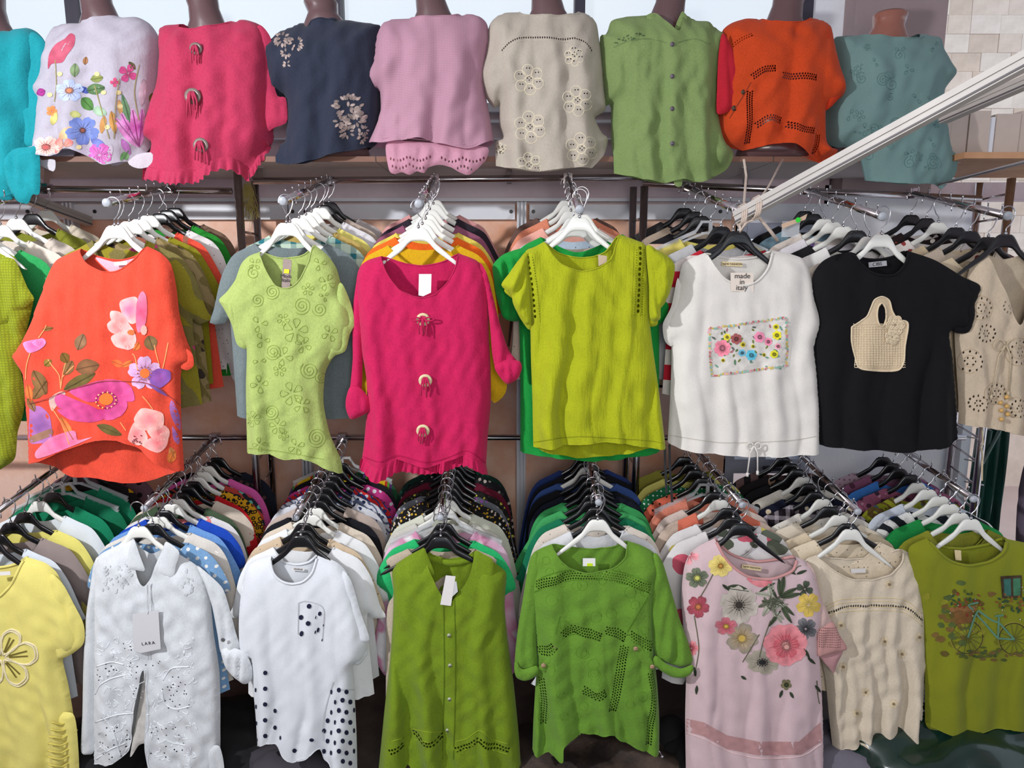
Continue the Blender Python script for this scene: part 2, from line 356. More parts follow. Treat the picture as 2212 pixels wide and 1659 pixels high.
class Deco:
    """flat print, cord and trim laid on a cloth surface"""
    def __init__(s, bvh, Y): s.b = bvh; s.Y = Y; s.v = []; s.f = []; s.c = []
    def hit(s, p, off):
        t = P(p[0], p[1], s.Y); d = (t - CAMP).normalized()
        r = s.b.ray_cast(CAMP, d)
        if r[0] is None: return None
        nn = r[1] if r[1].dot(d) < 0 else -r[1]
        return r[0] + nn * off
    def put(s, pts, tris, cols, off):
        idx = {}; n0 = len(s.v)
        for i, p in enumerate(pts):
            q = s.hit(p, off)
            if q is not None: idx[i] = len(s.v); s.v.append(tuple(q)); s.c.append(cols[i] if len(cols) > 1 else cols[0])
        for t in tris:
            if all(i in idx for i in t):
                a = [s.v[idx[i]] for i in t]
                if max(abs(a[0][1] - a[1][1]), abs(a[1][1] - a[2][1])) < .05: s.f.append(tuple(idx[i] for i in t))
    def poly(s, pts, col, lay=0, step=7, smooth=True, col2=None, ctr=None):
        pl = chain(list(pts), step * .8, True)[:-1] if smooth else chain_lin(pts, step)
        V, T = cdt(pl, step)
        c = np.array(ctr if ctr is not None else V.mean(0)); a = np.array(lin(col)); b = np.array(lin(col2 or col))
        d = np.linalg.norm(V - c, axis=1); d = d / (d.max() + 1e-9)
        an = np.arctan2(V[:, 1] - c[1], V[:, 0] - c[0]); st = .06 * np.sin(an * 23 + d * 4)
        cols = a + (b - a) * np.clip(d + st, 0, 1)[:, None]
        mo = 1 + .13 * np.sin(V[:, 0] * .19 + V[:, 1] * .07) * np.sin(V[:, 1] * .23 - V[:, 0] * .05) + .05 * np.sin(V[:, 0] * .7 + V[:, 1] * .5)
        cols = np.clip(cols * mo[:, None], 0, 1)
        s.put(V, T, [tuple(x) for x in cols], .0009 + lay * .0005)
    def dot(s, x, y, rx, ry, col, lay=2, n=9, rot=0):
        pts = [(x, y)] + [(x + rx * math.cos(a) * math.cos(rot) - ry * math.sin(a) * math.sin(rot), y + rx * math.cos(a) * math.sin(rot) + ry * math.sin(a) * math.cos(rot)) for a in [2 * math.pi * k / n for k in range(n)]]
        s.put(pts, [(0, k + 1, (k + 1) % n + 1) for k in range(n)], [lin(col)], .0012 + lay * .0005)
    def line(s, pts, wd, col, lay=2, step=5, taper=False):
        c = chain(pts, step); n = len(c)
        if n < 2: return
        t = np.gradient(c, axis=0); t /= np.linalg.norm(t, axis=1)[:, None] + 1e-9; nn = np.stack([-t[:, 1], t[:, 0]], 1)
        w = wd / 2 * (np.linspace(1, .2, n) if taper else np.ones(n))
        pts = np.vstack([c - nn * w[:, None], c + nn * w[:, None]])
        tr = [];
        for i in range(n - 1): tr += [(i, i + 1, n + i + 1), (i, n + i + 1, n + i)]
        s.put(pts, tr, [lin(col)], .0012 + lay * .0005)
    def cord(s, pts, r, col, step=5, lift=.0, n=5, curve=True):
        c = chain(pts, step) if curve else np.asarray(pts, float)
        q = [s.hit(p, lift) for p in c]
        run = []
        for k in q + [None]:
            if k is not None and (not run or (k - run[-1]).length < .06): run.append(k); continue
            if len(run) > 1:
                m = MB().tube(run, r, n); b0 = len(s.v); s.v += m.v; s.f += [tuple(i + b0 for i in f) for f in m.f]; s.c += [lin(col)] * len(m.v)
            run = [k] if k is not None else []
    def flower(s, x, y, r, col, col2, n=5, rot=0, sq=1.0, core=None, cr=.2, lay=0, wid=.52, tilt=0):
        for k in range(n):
            a = rot + 2 * math.pi * k / n
            pts = []
            for u, v in ((.06, 0), (.35, -wid * .55), (.72, -wid * .8), (1.0, -wid * .45), (.96, -.04), (1.02, wid * .42), (.72, wid * .8), (.35, wid * .55)):
                xx = r * (u * math.cos(a) - v * math.sin(a)); yy = r * (u * math.sin(a) + v * math.cos(a)) * sq
                xr = xx * math.cos(tilt) - yy * math.sin(tilt); yr = xx * math.sin(tilt) + yy * math.cos(tilt)
                pts.append((x + xr, y + yr))
            s.poly(pts, col, lay + .3 * (k % 3), max(4, r * .13), True, col2, (x, y))
        if r > 15:
            for k in range(n * 3):
                a = rot + 2 * math.pi * (k - 1) / (n * 3) + (.06 if k % 3 else 0); e = r * (.8 if k % 3 == 1 else .62)
                f = lambda q: (x + q * (math.cos(a) * math.cos(tilt) - math.sin(a) * sq * math.sin(tilt)), y + q * (math.cos(a) * math.sin(tilt) + math.sin(a) * sq * math.cos(tilt)))
                s.line([f(r * .15), f(e)], 1.5, tuple(int(v * .8) for v in col), lay + 2.2, 6, True)
        if core: s.dot(x, y, r * cr, r * cr * sq, core, lay + 3, 12)
        if core:
            for k in range(12):
                a = k * .52; s.dot(x + r * cr * 1.35 * math.cos(a), y + r * cr * 1.35 * sq * math.sin(a), 1.6, 1.6, tuple(int(v * .7) for v in core), lay + 4, 5)
    def leaf(s, x, y, L, wd, ang, col, col2=None, lay=0, vein=True):
        a = math.radians(ang); ca, sa = math.cos(a), math.sin(a)
        pts = [(x + L * (u * ca - v * wd / L * sa), y + L * (u * sa + v * wd / L * ca)) for u, v in ((0, 0), (.2, -.38), (.5, -.5), (.8, -.3), (1, 0), (.8, .32), (.5, .5), (.2, .36))]
        s.poly(pts, col, lay, max(4, wd * .25), True, col2 or tuple(int(v * .8) for v in col))
        if vein: s.line([(x, y), (x + L * .95 * ca, y + L * .95 * sa)], 1.6, tuple(int(v * .72) for v in col), lay + 1.5, 8)
    def obj(s, name, mat, parent, label=None):
        if not s.f: return None
        o = mk(name, s.v, s.f, mat, parent, cols=s.c)
        o['kind'] = 'stuff'
        if label: o['label'] = label
        return o
def chain_lin(pts, step):
    out = []
    for i in range(len(pts)):
        a = np.array(pts[i], float); b = np.array(pts[(i + 1) % len(pts)], float); k = max(1, int(np.linalg.norm(b - a) / step))
        out += [a + (b - a) * j / k for j in range(k)]
    return np.array(out)

class Garment:
    """front garment drawn from its outline on the plane y = Y, with a front and a back panel"""
    def __init__(s, name, label, cat, Y, mat, L, H, R, N, NB=None, HB=None, T=.03, Tb=.022, w=.07, h=.0085, seed=1, A=.010, lam=.11, wr=.0012,
                 drape=None, holes=(), backmat=None, topT=.75, group=None, creases=(), band=None, bandr=.0022, hemline=True, lean=0.0, top=.12, bpart='front_panel'):
        s.Y = Y; s.T = T; s.mat = mat; s.h = h; s.seed = seed
        nl, nr, hl, hr = L[0], R[-1], L[-1], R[0]
        s.root = empty(name, P((nl[0] + nr[0]) / 2, (nl[1] + nr[1]) / 2, Y), label, cat, group)
        m = lambda c: XZ(c, Y)
        Yf = Y - T * .8
        hs = []
        for (x, y, rx, ry) in holes:
            c = XZ([(x, y), (x + rx, y), (x, y + ry)], Yf); hs.append((c[0][0], c[0][1], abs(c[1][0] - c[0][0]), abs(c[2][1] - c[0][1])))
        cr = []
        for (x0, y0, x1, y1, wd, am) in creases:
            c = XZ([(x0, y0), (x1, y1)], Yf); cr.append((c[0][0], c[0][1], c[1][0], c[1][1], wd, am))
        s.hem = [hl] + list(H) + [hr]; s.neck = [nr] + list(N) + [nl]
        ff = folds(seed, A, lam, wr, top, cr, lean)
        V, Fc, _ = surface(m(L), m(s.hem), m(R), m(s.neck), Y, T, w, -1, ff, h, hs, topT)
        def hang(V, lim):
            if drape is None: return V
            q = np.clip((drape[0] + .05 - V[:, 2]) / .05, 0, 1); V = V.copy(); V[:, 1] = V[:, 1] + (np.minimum(V[:, 1], lim) - V[:, 1]) * q; return V
        V = hang(V, drape[1] - .012 if drape else 0)
        s.front = mk(bpart, V, Fc, mat, s.root); s.bvh = bvh_of(V, Fc)
        NB = [nr] + list(NB) + [nl] if NB else [nr, (nr[0] * .5 + nl[0] * .5, max(nl[1], nr[1]) + 12), nl]
        HB = [hl] + list(HB) + [hr] if HB else [(x, y - 3) for x, y in s.hem]
        HB[0] = hl; HB[-1] = hr
        V2, F2, _ = surface(m(L), m(HB), m(R), m(NB), Y, Tb, w, +1, folds(seed + 50, A * .7, lam * 1.2, wr, top), h * 1.4, (), topT)
        V2 = hang(V2, drape[1] - .005 if drape else 0)
        s.back = mk('back_panel', V2, F2, backmat or mat, s.root); s.bb = bvh_of(V2, F2)
        # rolled edges follow the free borders of the sheets
        def edge(pl, bvh, r, nm, mt):
            c = chain(m(pl), .008); q = []
            for x, z in c:
                hit = bvh.find_nearest(Vector((x, Y + (-T * .6 if bvh is s.bvh else Tb * .5), z)))
                if hit[0] is not None: q.append(hit[0])
            if len(q) > 2: MB().tube(q, r, 6).obj(nm, mt, s.root, None, True)
        if band: edge(s.neck, s.bvh, bandr, 'neckband', band); edge(NB, s.bb, bandr, 'neckband', band)
        if hemline: edge(s.hem, s.bvh, .0014, 'hem', mat)
    def deco(s): return Deco(s.bvh, s.Y)
    def panel(s, name, pts, dy=-.004, T=.008, w=.03, mat=None, holes=(), seed=3, A=.002, lam=.05, openi=None, h=None, label=None, both=True, lam2=None, lean=0., top=.6):
        """extra closed outline (sleeve, cuff, collar flap) as its own puffed part; pts px"""
        Y = s.Y + dy; m = XZ(pts, Y); h = h or s.h
        pl = chain(m, h, True)[:-1]
        hs = []
        for (x, y, rx, ry) in holes:
            c = XZ([(x, y), (x + rx, y), (x, y + ry)], Y); hs.append((c[0][0], c[0][1], abs(c[1][0] - c[0][0]), abs(c[2][1] - c[0][1])))
        T = T * .75; V, T3 = cdt(pl, h, hs); d = seg_dist(V, [np.vstack([pl, pl[:1]])])
        b = np.sqrt(np.maximum(0, 1 - (1 - np.minimum(d / w, 1)) ** 2)) * T + folds(seed, A, lam, A * .25, top, (), lean)(V[:, 0], V[:, 1], d)
        b = np.maximum(b, .0008 * (d > 1e-4))
        VV = [np.stack([V[:, 0], Y - b, V[:, 1]], 1)]; FF = [T3]
        if both: VV.append(np.stack([V[:, 0], Y + b * .6 + .0004, V[:, 1]], 1)); FF.append(T3[:, ::-1] + len(V))
        VV = np.vstack(VV); FF = np.vstack(FF)
        o = mk(name, VV, FF, mat or s.mat, s.root)
        if label: o['label'] = label
        o_b = bvh_of(VV[:len(V)], T3)
        return o, o_b
    def ruffle(s, top, bot, amp=.007, nwave=14, name='ruffle', dy=-.0, mat=None, h=.006):
        """gathered strip between two px chains, waves open toward the lower one"""
        a = chain(XZ(top, s.Y), h); n = len(a) * 2
        t = np.linspace(0, 1, n); A_ = chain(XZ(top, s.Y), .002); B_ = chain(XZ(bot, s.Y), .002)
        f = lambda c: np.stack([np.interp(t, np.linspace(0, 1, len(c)), c[:, 0]), np.interp(t, np.linspace(0, 1, len(c)), c[:, 1])], 1)
        a = f(A_); b = f(B_); V = []; rows = 7
        r = np.random.RandomState(s.seed + 9); ph = r.rand(3) * 6
        y0 = []
        for x, z in a:
            hit = s.bvh.ray_cast(Vector((x, s.Y - .5, z)), Vector((0, 1, 0))); y0.append(hit[0].y if hit[0] is not None else s.Y - s.T * .5)
        y0 = np.array(y0)
        for j in range(rows):
            q = j / (rows - 1); p = a + (b - a) * q
            wv = np.sin(2 * math.pi * nwave * t + ph[0] + 2 * np.sin(t * 9 + ph[1])); 
            yy = y0 - .002 - amp * (q ** .7) * (wv * .5 + .5) + dy; p = p + np.stack([.002 * q * np.cos(2 * math.pi * nwave * t), .003 * q * wv], 1)
            V += [(p[i, 0], yy[i], p[i, 1]) for i in range(n)]
        Fc = [(j * n + i, (j + 1) * n + i, (j + 1) * n + i + 1, j * n + i + 1) for j in range(rows - 1) for i in range(n - 1)]
        o = mk(name, V, Fc, mat or s.mat, s.root); return o
    def surf(s, x, y, off=.001): return s.deco().hit((x, y), off)
    def button(s, x, y, r, mat, name='button', bvh=None):
        d = Deco(bvh or s.bvh, s.Y); c = d.hit((x, y), .0005)
        if c is None: return
        mb = MB(); k = 14; t = .0022
        mb.tube([c, c + Vector((0, -t, 0)), c + Vector((0, -t * 1.2, 0)), c + Vector((0, -t * .9, 0))], [r, r, r * .86, r * .7], k)
        mb.obj(name, mat, s.root, None, True)
    def card(s, pts, name, mat, off=.004, thick=.001, label=None):
        """flat card hanging in front of the cloth (px quad)"""
        ys = [q.y for q in (s.surf(x, y, 0) for x, y in pts) if q is not None]
        Y = (min(ys) if ys else s.Y - s.T) - off
        q = [P(x, y, Y) for x, y in pts]; n = len(q)
        V = q + [p + Vector((0, thick, 0)) for p in q]
        Fc = [tuple(range(n)), tuple(range(n, 2 * n))[::-1]] + [(i, i + n, (i + 1) % n + n, (i + 1) % n) for i in range(n)]
        o = mk(name, V, Fc, mat, s.root, None, False)
        if label: o['label'] = label
        return Y
    def text(s, txt, x, y, size_px, mat, Y, rot=0, name='lettering', spacing=1.0):
        cu = bpy.data.curves.new(name, 'FONT'); cu.body = txt; cu.size = size_px / F * Y * 1.35; cu.align_x = 'CENTER'; cu.align_y = 'CENTER'; cu.extrude = .0002; cu.space_character = spacing; cu.space_line = .8
        o = bpy.data.objects.new(name, cu); COL.objects.link(o)
        dg = bpy.context.evaluated_depsgraph_get(); me = bpy.data.meshes.new_from_object(o.evaluated_get(dg))
        bpy.data.objects.remove(o); me.materials.clear(); me.materials.append(mat)
        k = bpy.data.objects.new(name, me); COL.objects.link(k); k.parent = s.root
        k.location = P(x, y, Y - .0008) - wloc(s.root); k.rotation_euler = (math.pi / 2, math.radians(rot), 0)
        return k
# ---------------------------------------------------------------- the setting
YW = 3.10                       # plane of the back wall
def wallmat(name, a, b, sc=2.2, rough=.9, bump=.25):
    m, n, l, bs = node_mat(name); bs.inputs['Roughness'].default_value = rough
    t = n.new('ShaderNodeTexCoord'); x = n.new('ShaderNodeTexNoise'); x.inputs['Scale'].default_value = sc; x.inputs['Detail'].default_value = 7; x.inputs['Roughness'].default_value = .65
    l.new(t.outputs['Object'], x.inputs['Vector']); r = n.new('ShaderNodeValToRGB'); l.new(x.outputs['Fac'], r.inputs['Fac'])
    r.color_ramp.elements[0].position = .4; r.color_ramp.elements[0].color = (*lin(a), 1); r.color_ramp.elements[1].position = .62; r.color_ramp.elements[1].color = (*lin(b), 1)
    l.new(r.outputs['Color'], bs.inputs['Base Color'])
    y = n.new('ShaderNodeTexNoise'); y.inputs['Scale'].default_value = 90; l.new(t.outputs['Object'], y.inputs['Vector'])
    bp = n.new('ShaderNodeBump'); bp.inputs['Strength'].default_value = bump; bp.inputs['Distance'].default_value = .003; l.new(y.outputs['Fac'], bp.inputs['Height']); l.new(bp.outputs['Normal'], bs.inputs['Normal'])
    return m
PEACH = wallmat('peach_plaster', (226, 166, 134), (240, 204, 186), 3.0)
UPW = wallmat('pale_plaster', (206, 184, 190), (224, 208, 212), 2)
WHW = wallmat('white_paint', (232, 234, 242), (242, 243, 248), 2)
MAUVE = wallmat('mauve_render', (150, 132, 134), (164, 146, 146), 2)
GREY = plain('grey_window_frame', (158, 162, 178), .5)
PVC = plain('white_pvc', (222, 224, 232), .4, 0, .02)
LAM = plain('white_laminate', (205, 196, 192), .5, 0, .04)
WOOD = wallmat('veneer', (176, 128, 92), (196, 150, 112), 4, .6, .1)
DARK = plain('dark_frame', (52, 48, 62), .5)
TARP = wallmat('dark_tarpaulin', (40, 34, 32), (88, 72, 62), 5, .6, .4)
FLOORM = wallmat('dusty_tiles', (70, 62, 60), (104, 94, 88), 3, .6)
def S(name, a, b, mat, parent=None):
    o = MB().box(a, b).obj(name, mat, parent)
    if not parent: tag(o, kind='structure')
    return o
def zat(py, Y, px=1106): return P(px, py, Y).z
def xat(px, Y, py=829): return P(px, py, Y).x
XL, XR = -3.2, 3.4
S('floor', (XL, -2.6, -.05), (XR, YW + .2, 0), FLOORM)
S('ceiling', (XL, -2.6, 3.05), (XR, YW + .2, 3.12), WHW)
S('wall_left', (XL - .1, -2.6, 0), (XL, YW + .2, 3.05), UPW)
S('wall_right', (XR, -2.6, 0), (XR + .1, 1.2, 3.05), UPW)
S('wall_front', (XL, -2.7, 0), (-1.6, -2.6, 3.05), UPW)
# back wall: lower peach part up to the panel, pale band above, then the window sill
xw = xat(1572, YW)                              # the peach wall ends here, windows and white wall beyond
zsill = zat(234, YW); zband = zat(440, YW)
S('wall_back', (XL, YW, 0), (xw, YW + .15, zband), PEACH)
S('wall_back', (XL, YW, zband), (xat(1760, YW), YW + .15, zsill), UPW)
# right stretch of the back wall, round two low windows
xa, xb, xc = xat(1572, YW), xat(1752, YW), xat(2078, YW)
z1, z2, z3, z4 = zat(492, YW), zat(985, YW), zat(1150, YW), zat(480, YW)
S('wall_back', (xb, YW, 0), (xc, YW + .15, zat(400, YW)), WHW)
S('wall_back', (xa, YW, 0), (xb, YW + .15, zat(1180, YW)), UPW)
S('wall_back', (xa, YW, z1 + .0), (xb, YW + .15, zband), PVC)
wf = MB()
for zz in (z1, z2 - .03, zat(1180, YW) + .02): wf.box((xa, YW - .02, zz - .045), (xb, YW + .06, zz + .02))
for xx in (xa, xat(1640, YW), xb - .03): wf.box((xx, YW - .023, zat(1180, YW)), (xx + .04, YW + .057, z1 + .012))
w2 = tag(wf.obj('window_2', GREY), kind='structure')
MB().box((xat(1655, YW), YW - .05, z2 - .055), (xat(1690, YW), YW - .02, z2 - .04)).obj('handle', plain('dark_handle', (40, 42, 48), .4), w2)
GLASS = glassy('window_glass', (235, 242, 248), .12, .03)
S('pane', (xa, YW + .02, zat(1180, YW)), (xb, YW + .026, z1), GLASS, w2)
# upper windows: sill, frame, mullions, panes
zt = 3.05
wm = MB()
wm.box((XL, YW - .03, zsill - .02), (xat(1760, YW), YW + .08, zsill + .015))
window1 = tag(wm.obj('window_1', PVC), kind='structure')
for k, (a, b) in enumerate(((147, 176), (722, 738), (1241, 1263), (1730, 1752))):
    S('mullion', (xat(a, YW, 60), YW - .01, zsill), (xat(b, YW, 60), YW + .07, zt), DARK, window1)
for a, b in ((-600, 147), (176, 722), (738, 1241), (1263, 1730)):
    S('pane', (xat(a, YW, 60), YW + .03, zsill), (xat(b, YW, 60), YW + .036, zt), GLASS, window1)
for zz, hgt, dd in ((262, .012, .035), (300, .006, .02), (352, .02, .05)):
    o = S('trim_1', (XL, YW - dd, zat(zz, YW) - hgt), (xat(1760, YW), YW, zat(zz, YW)), PVC)
# reveal and rendered pillar at the right
S('wall_back', (xat(1752, YW, 100), YW, zsill), (xat(1842, YW, 100), YW + .5, 3.05), WHW)
S('wall_back', (xat(1842, YW - .1, 100), YW - .1, zat(420, YW)), (xat(2040, YW - .1, 100), YW + .4, 3.05), MAUVE)
S('wall_back', (xat(2040, YW - .1, 300) - .001, YW - .02, zat(430, YW)), (XR + .3, YW + .15, zat(395, YW)), UPW)
# panel rail with screws along the wall under the shelf
zr0, zr1 = zat(474, YW - .03), zat(441, YW - .03)
def rail_panel(x0, x1, screws):
    o = S('wall_panel', (x0, YW - .03, zr0), (x1, YW - .002, zr1), PVC)
    o['kind'] = 'structure'
    for sx in screws:
        MB().disc((xat(sx, YW - .03, 457), YW - .03, zat(457, YW - .03)), .008, (0, -1, 0), .004, 10).obj('screw', plain('black_screw', (24, 22, 26), .4), o)
rail_panel(xat(196, YW - .03), xat(640, YW - .03), (205, 632)); rail_panel(xat(643, YW - .03), xat(1112, YW - .03), (660, 1104))
rail_panel(xat(1142, YW - .03), xat(1562, YW - .03), (1152, 1556)); rail_panel(XL + .3, xat(180, YW - .03), (153, 60))
for cx, y0, y1 in ((186, 440, 1250), (1126, 438, 1250), (655, 960, 1250)):
    m = MB()
    for dx in (-.016, 0, .016): m.box((xat(cx, YW - .04) + dx - .004, YW - .05, zat(y1, YW)), (xat(cx, YW - .04) + dx + .004, YW - .028, zat(y0, YW)))
    m.box((xat(cx, YW - .04) - .02, YW - .03, zat(y1, YW)), (xat(cx, YW - .04) + .02, YW, zat(y0, YW)))
    tag(m.obj('trim_2', PVC), kind='structure')
S('trim_3', (XL, YW - .05, zat(437, YW)), (xat(1590, YW), YW, zat(430, YW)), PVC)
# the window posts and beige wall seen far right, low
S('wall_right', (xat(2078, YW), YW - .04, 0), (xat(2098, YW), YW + .2, zat(560, YW)), WHW)
# outside: forecourt and the stone building
S('ground', (-14, YW + .3, -.35), (18, 22, -.3), plain('forecourt_paving', (205, 180, 172), .9, 0, .08, 2))['kind'] = 'structure'
bld = empty('stone_building', (3.9, 6.6, -.3), 'pale travertine stone building outside, beyond the pillar', 'building')
STONE = [wallmat('travertine_%d' % i, c, tuple(min(255, v + 14) for v in c), 6, .9, .5) for i, c in enumerate(((226, 206, 190), (216, 194, 176), (232, 216, 202)))]
MB().box((3.52, 6.66, -.3), (8.4, 7.2, 6.2)).obj('wall', STONE[0], bld)
rr = random.Random(4); protos = {}
xs0 = 3.55; k = 0
for row in range(24):
    z = 1.5 + row * .155; x = xs0 - (row % 2) * .0
    while x < 4.78:
        wd = rr.choice((.2, .26, .32)); wd = min(wd, 4.8 - x)
        if wd < .06: break
        key = (round(wd, 2), rr.randrange(3))
        if key not in protos:
            me = mk('stone_block', MB().box((0, 0, 0), (wd - .003, .05, .153)).v, MB().box((0, 0, 0), (1, 1, 1)).f, STONE[key[1]], None, (0, 0, 0), False)
            protos[key] = me.data; o = me
        else:
            o = bpy.data.objects.new('stone_block', protos[key]); COL.objects.link(o)
        o.parent = bld; o.location = Vector((x, 6.645 - rr.random() * .008, z)) - Vector(bld.location); x += wd
MB().box((4.82, 6.55, 2.0), (8.4, 6.64, 6.2)).obj('render_panel', plain('pale_render', (214, 206, 206), .9), bld)
MB().box((5.0, 6.46, 2.9), (8.2, 6.56, 2.98)).box((5.0, 6.46, 2.9), (5.1, 6.56, 4.3)).box((5.0, 6.46, 4.2), (8.2, 6.56, 4.3)).obj('window_frame', GREY, bld)
MB().box((5.1, 6.52, 2.98), (8.2, 6.545, 4.2)).obj('pane', plain('painted_sky_pane', (196, 208, 228), .15), bld)  # pale sky reflection put into the pane's base colour

# ---------------------------------------------------------------- shelf under the mannequins
YS0, YS1 = 2.53, 3.02
zs = zat(338, YS0)
shelf = empty('display_shelf', (0, YS0, zs), 'long white laminate shelf board carrying the dressed torsos', 'shelf')
for x0, x1 in ((XL + .2, xat(826, YS0)), (xat(826, YS0) + .004, xat(1640, YS0)), (xat(1640, YS0) + .004, xat(2030, YS0))):
    MB().box((x0, YS0, zs - .018), (x1, YS1, zs)).obj('board', LAM, shelf)
    MB().box((x0, YS0 - .003, zs - .018), (x1, YS0, zs)).obj('edge_strip', plain('brown_edge', (120, 82, 66), .6), shelf)
for px in (100, 560, 1100, 1610, 1960):
    MB().beam(P(px, 396, YS1 + .0), (xat(px, YS0 + .1, 396), YS0 + .12, zs - .02), .02, .006).obj('bracket', plain('grey_bracket', (150, 140, 138), .5), shelf)
ws = empty('veneer_shelf', P(2120, 360, 2.5), 'orange brown veneer shelf board at the right end', 'shelf')
za = zat(342, 2.45)
MB().box((xat(2032, 2.45), 2.45, za), (3.0, 3.0, za + .02)).obj('board', WOOD, ws)
MB().tube([P(2026, 398, 2.5), P(2215, 350, 2.3)], .006).obj('support_rod', STEEL, ws)
cab = empty('beige_cabinet', P(2120, 340, 2.62), 'beige slatted box unit standing on the veneer shelf', 'cabinet')
zb, zc = za + .021, zat(252, 2.6)
BE = plain('beige_laminate', (196, 180, 170), .6, 0, .04)
xx = xat(2040, 2.6, 300)
for k, w_ in enumerate((.024, .06, .075, .02, .085, .04, .05, .16)):
    MB().box((xx, 2.6 + .004 * (k % 2) + .001, zb), (xx + w_ - .003, 2.95, zc + .01 * ((k * 7) % 3))).obj('panel', (PVC if k == 3 else BE), cab); xx += w_

# ---------------------------------------------------------------- chrome racks
YB, YF = 2.75, 2.22
def rack(label, top, low, posts, rung_py, name='clothes_rack'):
    r = empty(name, (P(posts[0][0], 1200, YB).x, YB, 0), label, 'clothes rack')
    if top: MB().tube([P(*top[0], YB), P(*top[1], YB)], .0125, 14).obj('top_rail', CHROME, r, None, True)
    if low: MB().tube([P(*low[0], YB), P(*low[1], YB)], .0115, 14).obj('lower_rail', CHROME, r, None, True)
    for (px, py, Y, top_py) in posts:
        b = P(px, py, Y); MB().tube([(b.x, Y, .0), (b.x, Y, zat(top_py, Y))], .0145, 14).obj('upright', CHROME, r, None, True)
    if len(posts) > 1:
        a, b = posts[0], posts[1]
        xa_, xb_ = P(a[0], a[1], a[2]).x, P(b[0], b[1], b[2]).x
        for py in rung_py:
            z = zat(py, a[2]); MB().tube([(xa_, a[2], z), (xb_, b[2], z)], .0045, 8).obj('rung', CHROME, r, None, True)
    return r
LR = 945
ra = rack('chrome rack with ladder side, left bay behind the coral blouse', [(-260, 404), (500, 413)], [(-260, LR), (545, LR)], [(515, 410, 2.70, 372), (551, 410, 2.98, 392)], (440, 500, 560, 640, 720, 800, 880, 1000, 1060, 1110))
rb = rack('middle chrome rack bay behind the fuchsia and lime blouses', [(548, 391), (1390, 383)], [(556, LR), (1385, LR)], [(1386, 600, 2.70, 402), (1363, 600, 2.94, 404)], (470, 560, 650, 740, 830, 920, 1010, 1090))
rc = rack('right chrome rack bay with ladder side under the teal top', [(1388, 396), (2118, 430)], [(1390, LR), (2085, LR)], [(2172, 500, 2.68, 385), (2105, 500, 2.98, 395)], (418, 470, 540, 950, 1000, 1050, 1100))
PINM = STEEL
def arm(a, b, label, thick=.012, npin=8):
    A_, B_ = P(*a, YB), P(*b, YF)
    r = empty('waterfall_arm', A_, label, 'display arm', 'sloping chrome display arms')
    MB().tube([A_, B_], thick, 12).obj('bar', CHROME, r, None, True)
    d = (B_ - A_).normalized()
    MB().tube([B_ - d * .002, B_ + d * .006, B_ + d * .010], [thick * 1.15, thick * 1.15, thick * .8], 14).obj('end_cap', plain('grey_end_cap', (175, 180, 188), .35), r, None, True)
    MB().box((A_.x - .016, YB - .02, A_.z - .02), (A_.x + .016, YB + .016, A_.z + .018)).obj('bracket', CHROME, r)
    proto = None
    for k in range(npin):
        p = A_ + (B_ - A_) * ((k + .6) / npin) + Vector((0, 0, thick))
        if proto is None:
            proto = mk('pin', MB().tube([(0, 0, -.003), (0, 0, .014), (0, -.002, .019)], [.0022, .0022, .0028], 6).v, MB().tube([(0, 0, -.003), (0, 0, .014), (0, -.002, .019)], [.0022, .0022, .0028], 6).f, PINM, None, (0, 0, 0), True); o = proto
        else: o = proto.copy(); COL.objects.link(o)
        o.parent = r; o.location = p - A_
    return A_, B_
TOPN = ['lime net blouse', 'coral floral blouse', 'pale green embroidered blouse', 'fuchsia linen blouse', 'lime ruffled blouse', 'white tee with flower picture', 'black tee with crochet bag', 'cream crochet jacket']
LOWN = ['pale yellow tee', 'white lace shirt', 'white polka dot tee', 'olive sleeveless shirt', 'leaf green blouse', 'pink floral tee', 'cream gathered blouse', 'olive bicycle top']
TA = [((100, 408), (-70, 452)), ((375, 405), (232, 438)), ((712, 392), (612, 434)), ((940, 388), (905, 440)), ((1226, 386), (1252, 452)), ((1480, 404), (1603, 458)), ((1738, 410), (1905, 467)), ((1970, 418), (2176, 466))]
LA = [((210, LR), (-40, 1130)), ((465, LR), (313, 1097)), ((740, LR), (639, 1117)), ((979, LR), (952, 1117)), ((1263, LR), (1293, 1084)), ((1480, LR), (1603, 1090)), ((1693, LR), (1852, 1104)), ((1911, LR), (2102, 1077))]
TARM = [arm(a, b, 'sloping chrome arm of the upper rail behind the ' + TOPN[i], .012) for i, (a, b) in enumerate(TA)]
LARM = [arm(a, b, 'sloping chrome arm of the lower rail behind the ' + LOWN[i], .0105) for i, (a, b) in enumerate(LA)]

